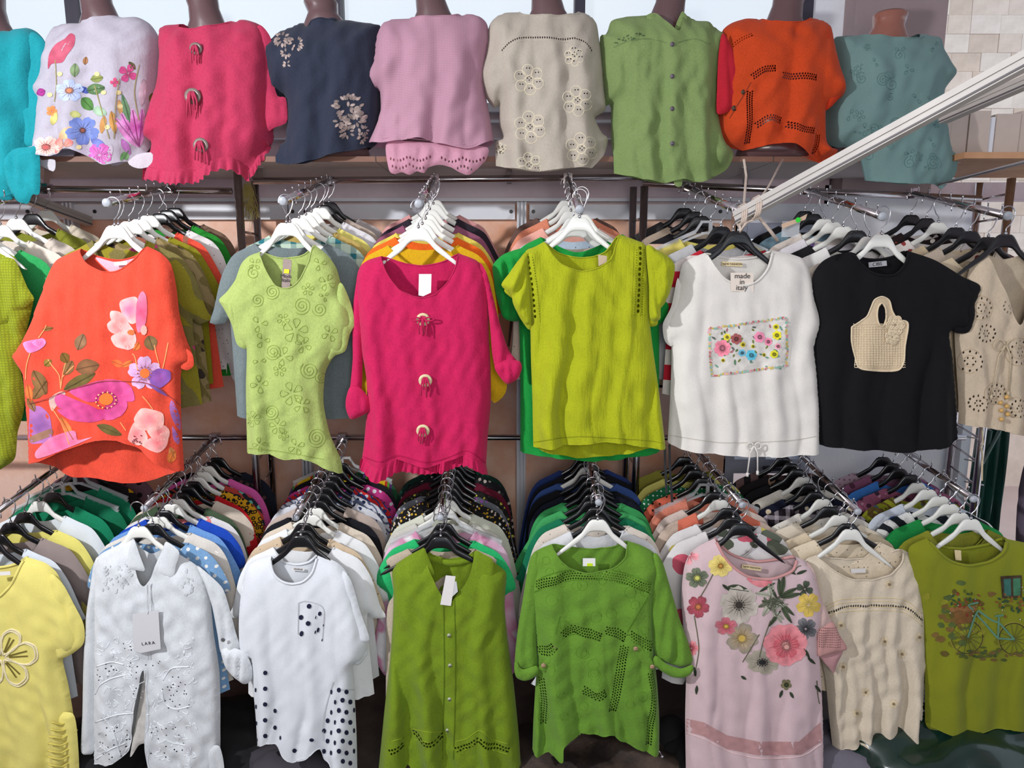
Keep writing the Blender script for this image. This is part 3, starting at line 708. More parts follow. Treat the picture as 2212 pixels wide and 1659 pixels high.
# ---------------------------------------------------------------- hangers
def hanger_mesh(hw=.2, drop=.125, hump=.024):
    V = []; Fc = []; n = 10; xs = np.unique(np.r_[np.linspace(-hw, -.06, 9), np.linspace(-.06, .06, 15), np.linspace(.06, hw, 9)])
    sm = lambda a, b, x: (lambda t: t * t * (3 - 2 * t))(min(max((x - a) / (b - a), 0), 1))
    for x in xs:
        a = abs(x); slope = (drop - .035) / (hw - .045)
        top = -.036 * sm(hump * .7, .052, a) - max(0, a - .04) * slope
        bot = -.040 - .015 * sm(.01, .06, a) - max(0, a - .03) * (drop + .012 - .052) / (hw - .03)
        if a > hw - .012: k = (a - hw + .012) / .012; top -= .006 * k; bot += .006 * k
        y = -.002 * (a / hw) ** 2; dpt = .0050
        cz, hz = (top + bot) / 2, (top - bot) / 2
        for k in range(n):
            t = 2 * math.pi * k / n; c, s_ = math.cos(t), math.sin(t)
            V.append((x, y + dpt * math.copysign(abs(c) ** .6, c), cz + hz * math.copysign(abs(s_) ** .7, s_)))
    m = len(xs)
    for i in range(m - 1):
        for k in range(n): a = i * n + k; b = i * n + (k + 1) % n; Fc.append((a, a + n, b + n, b))
    Fc += [tuple(range(n)), tuple(range((m - 1) * n, m * n))[::-1]]
    return V, Fc
HMESH = {}
def clear_mesh(hw=.2):
    m = MB(); t = .004
    for s_ in (-1, 1):
        m.beam((s_ * .03, 0, -.003), (s_ * .05, 0, -.035), .008, t * 2, (0, 1, 0)); m.beam((s_ * .05, 0, -.035), (s_ * hw, 0, -.10), .012, t * 2, (0, 1, 0))
        m.beam((s_ * .02, 0, -.04), (s_ * .06, 0, -.055), .008, t * 2, (0, 1, 0)); m.beam((s_ * .06, 0, -.055), (s_ * hw, 0, -.112), .008, t * 2, (0, 1, 0))
    m.box((-.034, -.004, -.006), (.034, .004, .002)); m.box((-.006, -.004, -.045), (.006, .004, 0)); m.box((-.03, -.003, -.044), (.03, .003, -.036))
    return m.v, m.f
def hanger(apex, label, colour='white', yaw=0, hw=.2, side=1, group=None, up=.084):
    r = empty('clothes_hanger', apex, label, 'hanger', group, yaw)
    key = (colour, round(hw, 3))
    mat = {'white': HW, 'black': HB, 'clear': HC}[colour]
    if key not in HMESH:
        v, f = clear_mesh(hw) if colour == 'clear' else hanger_mesh(hw)
        o = mk('hanger_body', v, f, mat, None, (0, 0, 0), colour != 'clear'); HMESH[key] = o.data
    else: o = bpy.data.objects.new('hanger_body', HMESH[key]); COL.objects.link(o)
    o.parent = r; o.location = (0, 0, 0)
    kk = ('hook', side, round(up, 2))
    if kk not in HMESH:
        s = side; cz = up - .022
        pts = [(0, 0, -.004), (0, 0, .018), (s * .012, 0, .03), (s * .020, 0, cz - .012)] + [(s * .022 * math.cos(a), 0, cz + .022 * math.sin(a)) for a in np.linspace(-.25, math.pi * 1.12, 14)]
        mb = MB().tube(pts, .0019, 8); mb.tube([(0, 0, -.002), (0, 0, .007)], .0045, 8)
        h = mk('hook', mb.v, mb.f, STEEL, None, (0, 0, 0), True); HMESH[kk] = h.data
    else: h = bpy.data.objects.new('hook', HMESH[kk]); COL.objects.link(h)
    h.parent = r; h.location = (0, 0, 0)
    return r

# ---------------------------------------------------------------- garments hanging behind the front ones
def rack_garment(name, label, cat, apex, yaw, mat, kind='tee', length=.62, wid=.215, seed=0, group=None, T=.017):
    rs = random.Random(seed); j = lambda a: a * (1 + rs.uniform(-.06, .06))
    hx = wid; hem = -length
    nk = rs.uniform(.084, .118)
    L = [(-nk, -.050 - (nk - .086) * .52), (-.13, -.073), (-.185, -.102)]
    if kind == 'tee': L += [(-.225, -.17), (-j(.265), -.27), (-.27, -j(.30)), (-.222, -.315), (-.208, -.29), (-.205, -.36), (-hx, hem)]
    elif kind == 'cap': L += [(-.225, -.16), (-j(.24), -.23), (-.205, -.26), (-.2, -.35), (-hx, hem)]
    elif kind == 'long': L += [(-.222, -.17), (-j(.25), -.36), (-j(.265), -.52), (-.225, -j(.58)), (-.205, -.53), (-.2, -.58), (-hx + .005, hem - .01)]
    else: L += [(-.175, -.15), (-.165, -.23), (-.19, -.3), (-hx, hem)]
    R = [(-x, z) for x, z in L][::-1]
    N = [(.06, -.115), (0, -.145), (-.06, -.115)]
    H = [(-hx * .5, hem - .012), (0, hem - .006 + rs.uniform(-.01, .01)), (hx * .5, hem - .012)]
    ff = folds(seed, .007, rs.choice((.09, .12, .15)), .001)
    Lc, Rc = np.array(L), np.array(R)
    V, F1, _ = surface(L, [L[-1]] + H + [R[0]], R, [R[-1]] + N + [L[0]], 0, T, .05, -1, ff, .017, (), .7)
    V2, F2, _ = surface(L, [L[-1]] + H + [R[0]], R, [R[-1], (0, -.08), L[0]], 0, T * .8, .05, 1, folds(seed + 7, .006, .13, .001), .022, (), .7)
    o = mk(name, np.vstack([V, V2]), np.vstack([F1, F2 + len(V)]), mat, None, (0, 0, 0))
    o.location = apex; o.rotation_euler = (0, 0, yaw)
    tag(o, label, cat, group)
    nb = [(x, -T * .75 * min(1, .4 + abs(.0)), z) for x, z in chain([R[-1]] + N + [L[0]], .015)]
    nb = [(x, -.003 - T * .55 * math.sin(math.pi * i / (len(nb) - 1)), z) for i, (x, y, z) in enumerate(nb)]
    m = MB().tube(nb, .0028, 6); k = mk('neckband', m.v, m.f, mat, None, (0, 0, 0)); k.parent = o
    return o
C = cloth
def batch(arms, idx, front, rows, row_word, t0=.13, t1=.98):
    A_, B_ = arms[idx]; n = len(rows)
    for i, rw in enumerate(rows):
        desc, kind, mat, hc = rw[:4]; ln = rw[4] if len(rw) > 4 else .60
        t = t0 + (t1 - t0) * (i / max(1, n - 1)); p = B_ + (A_ - B_) * t
        rs = random.Random(idx * 100 + i * 7 + (0 if row_word == 'upper' else 5000))
        off = Vector((rs.uniform(-.006, .006), 0, .012 - .086 + rs.uniform(-.003, .003)))
        yaw = rs.uniform(-.10, .10)
        nm = {'long': 'long_sleeved_blouse', 'tee': 'blouse', 'cap': 'blouse', 'top': 'sleeveless_blouse'}[kind]
        rack_garment(nm, desc + ' behind the ' + front, 'blouse', p + off, yaw, mat, kind, ln, .2 + rs.uniform(0, .025), idx * 31 + i + (0 if row_word == 'upper' else 400))
        short = desc.split(' blouse')[0].split(' top')[0]
        hanger(p + off, {'white': 'white plastic', 'black': 'black plastic', 'clear': 'clear plastic'}[hc] + ' hanger of the ' + desc, hc, yaw, .195, 1 if rs.random() < .8 else -1)
batch(TARM, 0, TOPN[0], [
    ('bright green short sleeved blouse', 'tee', C((40, 150, 80)), 'white'), ('cream linen blouse', 'tee', C((222, 210, 196)), 'white'),
    ('oatmeal linen blouse', 'tee', C((208, 196, 184)), 'white'), ('dark olive blouse', 'tee', C((128, 132, 40)), 'black'), ('pale sand blouse', 'tee', C((214, 200, 180)), 'white')], 'upper')
OLV = (142, 132, 34)
batch(TARM, 1, TOPN[1], [
    ('olive and magenta print blouse', 'tee', C(OLV, pat='tropical', c2=(196, 60, 120), c3=(120, 110, 60), ps=.35), 'white', .58), ('khaki blouse with dark print', 'tee', C((150, 130, 90), pat='tropical', c2=(60, 50, 45), c3=(120, 105, 60), ps=.7), 'white', .6),
    ('mustard olive blouse', 'tee', C((134, 126, 22)), 'white', .56), ('coral blouse with leafy sleeves', 'tee', C((226, 78, 58), pat='soft', c2=(150, 90, 70)), 'white', .6),
    ('white eyelet blouse', 'long', C((226, 220, 220), pat='eyelet'), 'black', .55), ('vivid green linen blouse', 'long', C((36, 140, 44)), 'black', .6), ('taupe brown linen blouse', 'long', C((124, 98, 80)), 'black', .55)], 'upper')
batch(TARM, 2, TOPN[2], [
    ('slate grey embroidered blouse', 'tee', C((112, 124, 126)), 'white', .62), ('teal checked lining blouse', 'cap', C((190, 210, 190), pat='check', c2=(40, 110, 120), ps=.8), 'white', .5),
    ('tan yellow blouse', 'cap', C((182, 158, 90)), 'white', .55), ('pale yellow blouse', 'cap', C((232, 222, 120)), 'white', .5), ('white polka sleeved blouse', 'cap', C((224, 222, 226)), 'white', .52),
    ('beige cotton blouse', 'tee', C((190, 172, 158)), 'black', .5), ('sheer grey wrapped blouse', 'tee', C((198, 188, 188)), 'black', .48)], 'upper')
batch(TARM, 3, TOPN[3], [
    ('mustard yellow linen blouse', 'long', C((214, 166, 18)), 'white', .66), ('bright orange blouse', 'tee', C((244, 104, 28)), 'white', .55), ('lemon yellow blouse', 'cap', C((226, 206, 90)), 'white', .5),
    ('mauve blouse', 'tee', C((150, 86, 112)), 'white', .55), ('charcoal black blouse', 'tee', C((48, 40, 50)), 'white', .55), ('pale pink blouse', 'tee', C((224, 160, 160)), 'white', .56)], 'upper')
batch(TARM, 4, TOPN[4], [
    ('cream blouse with eyelet holes', 'cap', C((206, 190, 174), pat='eyelet'), 'white', .5), ('baby blue eyelet blouse', 'tee', C((186, 204, 220), pat='eyelet'), 'white', .48),
    ('peach pink blouse', 'cap', C((240, 176, 160)), 'white', .5), ('salmon orange blouse', 'tee', C((226, 140, 110)), 'white', .5), ('chocolate brown blouse', 'tee', C((112, 84, 76)), 'white', .55)], 'upper', .25)
batch(TARM, 5, TOPN[5], [
    ('white and scarlet trimmed blouse', 'cap', C((224, 214, 210), pat='stripe', c2=(190, 30, 50), ps=.35), 'black', .52), ('heather grey blouse', 'tee', C((190, 190, 192)), 'black', .5),
    ('soft yellow knit blouse', 'tee', C((222, 208, 110), 'knit'), 'clear', .5), ('black white and red striped blouse', 'long', C((30, 28, 32), pat='stripe', c2=(224, 190, 170), ps=.45), 'black', .6),
    ('taupe knit blouse', 'tee', C((176, 158, 140), 'knit'), 'black', .55), ('dark grey jersey blouse', 'cap', C((60, 56, 58)), 'black', .5)], 'upper')
batch(TARM, 6, TOPN[6], [
    ('cream jersey blouse', 'tee', C((228, 216, 200), 'knit'), 'white', .55), ('white jersey blouse', 'tee', C((232, 230, 228), 'knit'), 'black', .55), ('black jersey blouse', 'cap', C((26, 26, 30), 'knit'), 'white', .5),
    ('off white blouse with lilac print', 'cap', C((226, 222, 226), pat='floral', c2=(150, 120, 190), c3=(120, 170, 190), ps=.5), 'white', .5), ('ivory blouse in clear wrapping', 'tee', C((226, 214, 204)), 'white', .5), ('dusty blue blouse', 'cap', C((120, 150, 164)), 'black', .45), ('jet black blouse', 'cap', C((22, 20, 22)), 'black', .45)], 'upper')
batch(TARM, 7, TOPN[7], [
    ('sand blouse with side lace', 'tee', C((206, 188, 160), pat='eyelet', ps=.6), 'black', .55), ('cream blouse with burgundy flowers', 'cap', C((226, 208, 188), pat='daisy', c2=(120, 40, 40), c3=(226, 208, 188), ps=.4), 'black', .5),
    ('beige openwork blouse', 'cap', C((200, 180, 150), pat='eyelet', ps=.8), 'black', .5), ('white blouse with red embroidery', 'tee', C((228, 220, 214), pat='daisy', c2=(150, 60, 60), c3=(228, 220, 214), ps=.5), 'white', .5),
    ('black and rust floral blouse', 'tee', C((36, 22, 24), pat='floral', c2=(226, 216, 206), c3=(140, 60, 36), ps=.7), 'black', .5), ('white and rust leaf print blouse', 'tee', C((220, 210, 204), pat='floral', c2=(110, 44, 30), c3=(40, 24, 26), ps=.6), 'black', .5)], 'upper')
batch(LARM, 0, LOWN[0], [
    ('ice white cotton blouse', 'tee', C((214, 222, 232), 'knit'), 'black'), ('taupe grey cotton blouse', 'tee', C((150, 136, 132), 'knit'), 'black'), ('butter yellow blouse', 'tee', C((230, 220, 120), 'knit'), 'black'),
    ('pure white blouse', 'tee', C((224, 230, 236), 'knit'), 'white'), ('emerald green blouse', 'long', C((14, 132, 92)), 'black'), ('sea green long blouse', 'long', C((16, 120, 84)), 'clear'),
    ('jade green blouse', 'long', C((20, 128, 92)), 'clear'), ('black and marigold print blouse', 'long', C((32, 24, 28), pat='floral', c2=(220, 160, 20), c3=(32, 24, 28), ps=.4), 'black'), ('mauve polka dot blouse', 'long', C((128, 92, 104), pat='polka', c2=(30, 22, 26), ps=.5), 'black')], 'lower', .1)
batch(LARM, 1, LOWN[1], [
    ('pale denim blouse with pearls', 'cap', C((120, 160, 200), pat='polka', c2=(236, 232, 226), ps=.9), 'black'), ('ivory blouse with beige lace shoulder', 'long', C((222, 216, 208)), 'white'), ('sky blue blouse', 'tee', C((110, 156, 216)), 'black'),
    ('cobalt blue blouse', 'cap', C((24, 74, 188)), 'white'), ('white blouse with pink circles', 'long', C((226, 224, 226), pat='polka', c2=(236, 130, 130), ps=.28), 'white'), ('forest green blouse', 'long', C((66, 86, 62)), 'black'),
    ('cream collared blouse', 'cap', C((220, 206, 190)), 'black'), ('scarlet red blouse', 'long', C((196, 22, 34)), 'black'), ('yellow leopard blouse', 'cap', C((226, 168, 30), pat='leopard', c2=(30, 22, 20)), 'white'),
    ('tropical leaf print blouse', 'long', C((30, 40, 50), pat='tropical', c2=(110, 190, 170), c3=(190, 70, 60)), 'white'), ('bubblegum pink blouse', 'long', C((232, 100, 180)), 'white'), ('inky black floral blouse', 'long', C((26, 22, 30), pat='floral', c2=(90, 60, 60), c3=(26, 22, 30)), 'black'), ('midnight navy blouse', 'long', C((26, 28, 44)), 'black')], 'lower', .07)
batch(LARM, 2, LOWN[2], [
    ('white lettered tee', 'tee', C((232, 234, 236), 'knit'), 'black'), ('cream blouse with lace shoulder', 'tee', C((208, 186, 158), pat='eyelet'), 'black'), ('bright white tee', 'tee', C((234, 236, 238), 'knit'), 'white'),
    ('ecru cotton blouse', 'tee', C((222, 208, 190)), 'white'), ('solid black blouse', 'long', C((24, 24, 32)), 'black'), ('warm beige blouse', 'long', C((196, 178, 168)), 'black'),
    ('white and blue paisley blouse', 'long', C((214, 216, 224), pat='paisley', c2=(40, 50, 90), c3=(214, 216, 224)), 'black'), ('navy and white leaf blouse', 'long', C((210, 212, 222), pat='paisley', c2=(34, 40, 74), c3=(90, 100, 130)), 'black'),
    ('red blue and white print blouse', 'long', C((206, 40, 40), pat='paisley', c2=(214, 216, 228), c3=(50, 60, 120)), 'black'), ('magenta swirl print blouse', 'long', C((206, 60, 140), pat='floral', c2=(230, 230, 236), c3=(60, 60, 90)), 'black'), ('charcoal black long blouse', 'long', C((26, 24, 30)), 'black'), ('rainbow striped blouse', 'long', C((230, 190, 20), pat='rainbow'), 'clear')], 'lower', .08)
FL = lambda a, b, c, s=1.0: C(a, pat='daisy', c2=b, c3=c, ps=s)
batch(LARM, 3, LOWN[3], [
    ('natural linen sleeveless blouse', 'top', C((190, 176, 156)), 'black', .72), ('spearmint green blouse', 'cap', C((40, 186, 110)), 'black', .68), ('pink tie dye blouse', 'long', C((226, 190, 214), pat='tiedye', c2=(214, 140, 176), c3=(240, 236, 240), ps=.8), 'clear', .6),
    ('pale grey cotton blouse', 'long', C((206, 204, 196)), 'white', .6), ('pistachio white blouse', 'long', C((214, 216, 200)), 'white', .6), ('black and white daisy blouse', 'long', FL((26, 24, 26), (232, 230, 226), (226, 180, 60)), 'black'),
    ('black small flower blouse', 'long', FL((24, 22, 24), (220, 206, 190), (206, 160, 40), 1.2), 'black'), ('grey violet patterned blouse', 'long', FL((110, 114, 122), (160, 100, 180), (210, 210, 214), .7), 'black'), ('black and yellow dotted blouse', 'long', FL((30, 28, 26), (196, 196, 70), (60, 56, 50)), 'black'),
    ('maroon blouse', 'long', C((100, 18, 44)), 'black'), ('black blouse with pale leaves', 'long', FL((30, 28, 32), (190, 180, 170), (60, 56, 60), .7), 'black'), ('bottle green patterned blouse', 'long', FL((20, 50, 42), (30, 84, 66), (16, 20, 24), .7), 'black')], 'lower', .08)
batch(LARM, 4, LOWN[4], [
    ('white embossed blouse', 'long', C((226, 228, 232)), 'black', .6), ('ivory eyelet blouse', 'long', C((226, 216, 204), pat='eyelet'), 'black', .6), ('teal green blouse', 'tee', C((18, 122, 84)), 'black'), ('mint green crinkled blouse', 'tee', C((68, 170, 98)), 'black'),
    ('fresh green blouse', 'long', C((60, 160, 90)), 'black'), ('dark navy blouse', 'long', C((20, 24, 40)), 'black', .66), ('black long sleeved blouse', 'long', C((20, 22, 28)), 'black', .7), ('denim blue blouse', 'long', C((58, 86, 150)), 'white', .62), ('black cardigan blouse', 'long', C((22, 22, 30)), 'black', .72), ('indigo blouse', 'long', C((40, 60, 120)), 'black', .6)], 'lower', .1)
FR = (226, 222, 222)
batch(LARM, 5, LOWN[5], [
    ('white tee with pink roses', 'tee', C(FR, 'knit', pat='floral', c2=(214, 96, 116), c3=(90, 96, 80), ps=.22), 'black'), ('white tee with yellow roses', 'tee', C(FR, 'knit', pat='floral', c2=(206, 190, 90), c3=(96, 104, 90), ps=.22), 'black'),
    ('beige and coral piped blouse', 'tee', C((206, 184, 168), pat='vstripe', c2=(222, 120, 96), ps=.2), 'white'), ('white and salmon blouse', 'tee', C((222, 204, 194)), 'black'), ('salmon pink blouse', 'tee', C((228, 140, 116)), 'clear'),
    ('coral polka dot blouse', 'long', C((224, 110, 84), pat='polka', c2=(40, 24, 20)), 'black'), ('green white dotted blouse', 'long', C((24, 110, 66), pat='polka', c2=(230, 236, 230), ps=1.6), 'black'), ('primrose yellow blouse', 'long', C((226, 218, 120)), 'black'), ('dull olive blouse', 'long', C((150, 146, 60)), 'black')], 'lower', .1)
batch(LARM, 6, LOWN[6], [
    ('ivory blouse with crochet yoke', 'tee', C((226, 210, 184), pat='eyelet'), 'black'), ('cream blouse with ribbon edge', 'tee', C((222, 204, 176)), 'white'), ('ecru blouse with frill', 'tee', C((228, 216, 196)), 'black'),
    ('pearl white blouse', 'tee', C((230, 224, 214), pat='eyelet'), 'white'), ('dark plaid blouse', 'long', C((34, 26, 34), pat='plaid', c2=(180, 170, 180)), 'black'), ('navy blouse with cream dots', 'long', C((20, 22, 44), pat='polka', c2=(226, 210, 180), ps=.5), 'black'),
    ('white blouse with black dots', 'long', C((228, 222, 210), pat='polka', c2=(24, 24, 28), ps=.45), 'white'), ('plain black collared blouse', 'long', C((22, 22, 26)), 'black'), ('black and tan patterned blouse', 'long', C((28, 24, 26), pat='floral', c2=(150, 120, 100), c3=(70, 60, 60), ps=.5), 'black'), ('brown striped satin blouse', 'long', C((110, 84, 84), pat='vstripe', c2=(30, 26, 28), ps=.7), 'black')], 'lower', .1)
batch(LARM, 7, LOWN[7], [
    ('moss green blouse', 'tee', C((136, 140, 40)), 'white'), ('kelly green blouse', 'tee', C((24, 140, 66)), 'white'), ('black and white wave print blouse', 'tee', C((228, 228, 226), pat='zebra', c2=(26, 32, 40)), 'white'),
    ('white blouse with blue roses', 'tee', C((206, 214, 226), pat='floral', c2=(70, 100, 160), c3=(206, 214, 226), ps=.3), 'white'), ('olive blouse with painted leaves', 'tee', C((136, 140, 30), pat='tropical', c2=(60, 90, 100), c3=(90, 70, 30)), 'white'),
    ('mauve blouse with little flowers', 'long', C((150, 84, 112), pat='daisy', c2=(70, 40, 56), c3=(190, 140, 160), ps=.5), 'black'), ('azure blue satin blouse', 'long', C((60, 120, 196)), 'black'), ('orchid mauve blouse', 'long', C((140, 84, 116), pat='daisy', c2=(90, 50, 70), c3=(140, 84, 116), ps=.4), 'black'), ('grey pink dotted blouse', 'long', C((176, 150, 164), pat='polka', c2=(120, 90, 110), ps=1.4), 'black')], 'lower', .1)
# ---------------------------------------------------------------- mannequin torsos and what they wear
YM = 2.57
SKIN = plain('brown_mannequin_plastic', (94, 68, 70), .25, 0, .05, 4, coat=.5)
def torso(px, neck_py, label, lean=0.0, Y=YM + .02, top_py=None, skin=None):
    """bust on the shelf: neck, shoulders, chest, waist, hips in one surface; neck_py = collar line"""
    c = P(px, neck_py, Y); z0 = c.z
    ht = zat(top_py, Y) - z0 if top_py is not None else .14
    r = empty('mannequin_torso', (c.x, Y, zs + .001), label, 'mannequin', 'dressed torsos on the shelf')
    q = [(ht, .054, .050), (ht * .92, .057, .052), (ht * .45, .050, .050), (.02, .058, .054), (-.012, .078, .052), (-.03, .105, .050), (-.05, .130, .050), (-.075, .150, .056), (-.11, .156, .064),
         (-.17, .150, .078), (-.22, .148, .08), (-.30, .128, .072), (-.36, .120, .068), (-.42, .132, .07)]
    zb_ = zs + .002
    rs = [(c.x + lean * max(0, dz) * 2.0, Y, z0 + dz, a, b) for dz, a, b in q if z0 + dz > zb_ + .03] + [(c.x, Y, zb_, .140, .074)]
    rs = rs[::1]
    fine = []
    for i in range(len(rs) - 1):
        for t in (0, .5): fine.append(tuple(rs[i][k] + (rs[i + 1][k] - rs[i][k]) * t for k in range(5)))
    fine.append(rs[-1])
    MB().rings(fine, 28).obj('bust', skin or SKIN, r, None, True)
    t0 = rs[0]
    MB().rings([(t0[0], Y, t0[2] + .004, .046, .043), (t0[0], Y, t0[2] - .001, .05, .047)], 24).obj('neck_cap', plain('neck_cap', (96, 66, 60), .4), r, None, True)
    return r
MG = dict(drape=(zs, YS0), T=.11, Tb=.10, w=.12, topT=.72, h=.010, A=.010, lam=.13, wr=.0016, top=.3)
def wear(name, label, mat, L, H, R, N, dY=0, **k):
    a = dict(MG); a.update(k)
    return Garment(name, label, k.pop('cat', 'blouse') if 'cat' in k else 'blouse', YM + dY, mat, L, H, R, N, **{x: y for x, y in a.items() if x != 'cat'})
torso(-20, 62, 'brown torso under the turquoise blouse at the left edge', 0)
torso(222, 48, 'brown torso under the white floral blouse', -.12)
torso(452, 62, 'brown torso under the rose pink blouse with ring ties', -.1)
torso(703, 52, 'brown torso in the navy blouse, its neck cap just in view', -.1, top_py=3)
torso(940, 42, 'brown torso under the pale pink waffle blouse', -.12)
torso(1186, 38, 'brown torso under the cream blouse with eyelet flowers', -.08)
torso(1437, 48, 'brown torso under the pale green buttoned blouse', .12)
torso(1690, 55, 'brown torso under the orange blouse', .1)
torso(1914, 84, 'reddish brown torso under the dusty teal blouse, neck fully in view', .05, top_py=30, skin=plain('red_brown_plastic', (142, 88, 74), .22, 0, .05, 4, coat=.5))
# turquoise
TQ = cloth((28, 160, 172), 'crepe', .15)
g = wear('blouse', 'turquoise blouse with a knotted side, cut by the left edge', TQ, [(-72, 66), (-120, 66), (-160, 90), (-175, 160), (-172, 300), (-168, 400)], [(-110, 412), (-50, 420), (0, 424), (32, 436), (58, 438)],
         [(64, 425), (84, 416), (88, 350), (92, 280), (98, 190), (103, 120), (96, 88), (78, 68), (55, 60), (26, 68)], [(10, 92), (-25, 102), (-58, 92)], seed=3, A=.011, lam=.09)
g.panel('sleeve', [(66, 70), (92, 84), (104, 120), (98, 200), (90, 290), (84, 322), (52, 318), (46, 290), (52, 200), (56, 120)], -.045, .02, .03, seed=4, A=.005, lam=.04)
g.panel('knotted_hem', [(0, 345), (30, 322), (60, 318), (84, 322), (86, 415), (70, 420), (60, 440), (34, 432), (14, 392)], -.09, .014, .03, seed=5, A=.006, lam=.04)
# white floral
g = wear('blouse', 'white blouse printed with blue and magenta flowers', cloth((206, 200, 214), 'linen', .25), [(182, 51), (150, 52), (122, 61), (112, 92), (103, 130), (99, 165), (84, 192), (90, 216), (95, 226), (91, 270), (86, 318), (83, 345)],
         [(115, 343), (150, 347), (182, 332), (207, 337), (236, 352), (266, 366), (298, 356)], [(326, 362), (334, 300), (338, 240), (344, 170), (348, 110), (342, 78), (324, 52), (296, 37), (264, 38)], [(240, 48), (215, 54)], seed=11, dY=.01)
d = g.deco()
GRN, BLU, MAG = (96, 128, 84), (96, 120, 196), (190, 70, 160)
d.poly([(140, 84), (152, 72), (162, 78), (160, 98), (145, 120), (135, 135), (112, 138), (104, 150), (106, 118), (120, 96)], (196, 96, 118), 0, 6, True, (176, 70, 96))
d.flower(178, 282, 36, (136, 150, 204), (104, 122, 186), 5, .3, .85, (150, 90, 70), .12); d.flower(150, 196, 30, (190, 196, 226), (170, 186, 226), 5, .9, .8, (214, 130, 90), .18)
d.leaf(178, 200, 14, 26, -60, (80, 96, 180)); d.leaf(186, 196, 42, 24, -10, GRN); d.leaf(176, 212, 36, 26, 45, (88, 136, 70)); d.leaf(160, 166, 30, 20, -85, (140, 164, 120)); d.leaf(196, 172, 28, 18, -10, (150, 160, 90)); d.leaf(280, 265, 65, 15, -105, (110, 150, 110))
d.leaf(183, 140, 18, 12, -80, (170, 120, 80)); d.leaf(292, 150, 22, 12, -130, (110, 104, 70)); d.leaf(330, 200, 24, 14, 100, (110, 124, 60))
for a, c in ((-118, (190, 90, 170)), (-100, MAG), (-85, (170, 60, 150)), (-130, (206, 130, 190))): d.leaf(300, 318, 86, 22, a, c, (220, 160, 210))
d.flower(100, 318, 30, (240, 170, 160), (236, 206, 196), 5, .2, .8, (190, 90, 90), .2); d.flower(138, 318, 22, (240, 180, 160), (226, 110, 110), 4, .8); d.flower(215, 335, 26, (224, 130, 200), (200, 90, 170), 5, .2); d.flower(112, 240, 12, (230, 120, 70), (240, 150, 90), 5)
d.flower(276, 158, 20, (210, 90, 140), (190, 70, 130), 4, .5); d.flower(248, 178, 10, (190, 60, 100), (210, 90, 130), 4); d.leaf(240, 240, 50, 16, 80, (216, 160, 90)); d.leaf(262, 350, 30, 18, -60, (120, 170, 110)); d.leaf(98, 196, 20, 18, 160, (180, 60, 150))
for x, y, L, w, a, c in ((128, 300, 40, 22, -40, (236, 196, 150)), (200, 235, 34, 20, 20, (170, 200, 170)), (226, 250, 40, 14, 100, (206, 150, 90)), (256, 215, 36, 12, 80, (216, 170, 110)), (112, 270, 30, 16, -70, (226, 214, 130)), (150, 245, 26, 16, 10, (206, 206, 130)), (196, 300, 40, 18, 30, (120, 130, 200)), (212, 330, 30, 18, -20, (180, 80, 170)), (310, 170, 60, 16, 95, (206, 180, 196)), (320, 240, 50, 14, 100, (190, 170, 180)), (240, 310, 44, 20, 110, (206, 196, 210)), (262, 300, 40, 16, 60, (190, 120, 190))): d.leaf(x, y, L, w, a, c, None, 0, False)
for x, y in ((130, 160), (108, 205), (210, 160), (224, 200), (150, 330), (170, 318), (232, 275), (256, 200), (260, 230)): d.dot(x, y, 6, 5, (220, 206, 150), 1)
for a in ([(120, 130), (122, 180), (118, 220)], [(205, 185), (215, 220), (236, 300)], [(258, 170), (250, 220), (246, 300)], [(300, 140), (290, 200), (300, 260)]): d.line(a, 2, (150, 140, 90), 1)
d.obj('flower_print', print_mat(), g.root)
g.panel('turned_up_hem', [(44, 332), (60, 318), (84, 316), (88, 345), (118, 344), (117, 370), (96, 362), (72, 350)], -.07, .004, .02, mat=cloth((200, 196, 204), 'linen'), seed=4, A=.004)
g.panel('turned_up_hem', [(276, 350), (296, 334), (328, 330), (330, 356), (304, 364), (286, 360)], -.10, .003, .01, mat=cloth((200, 190, 200), 'linen'), seed=4)
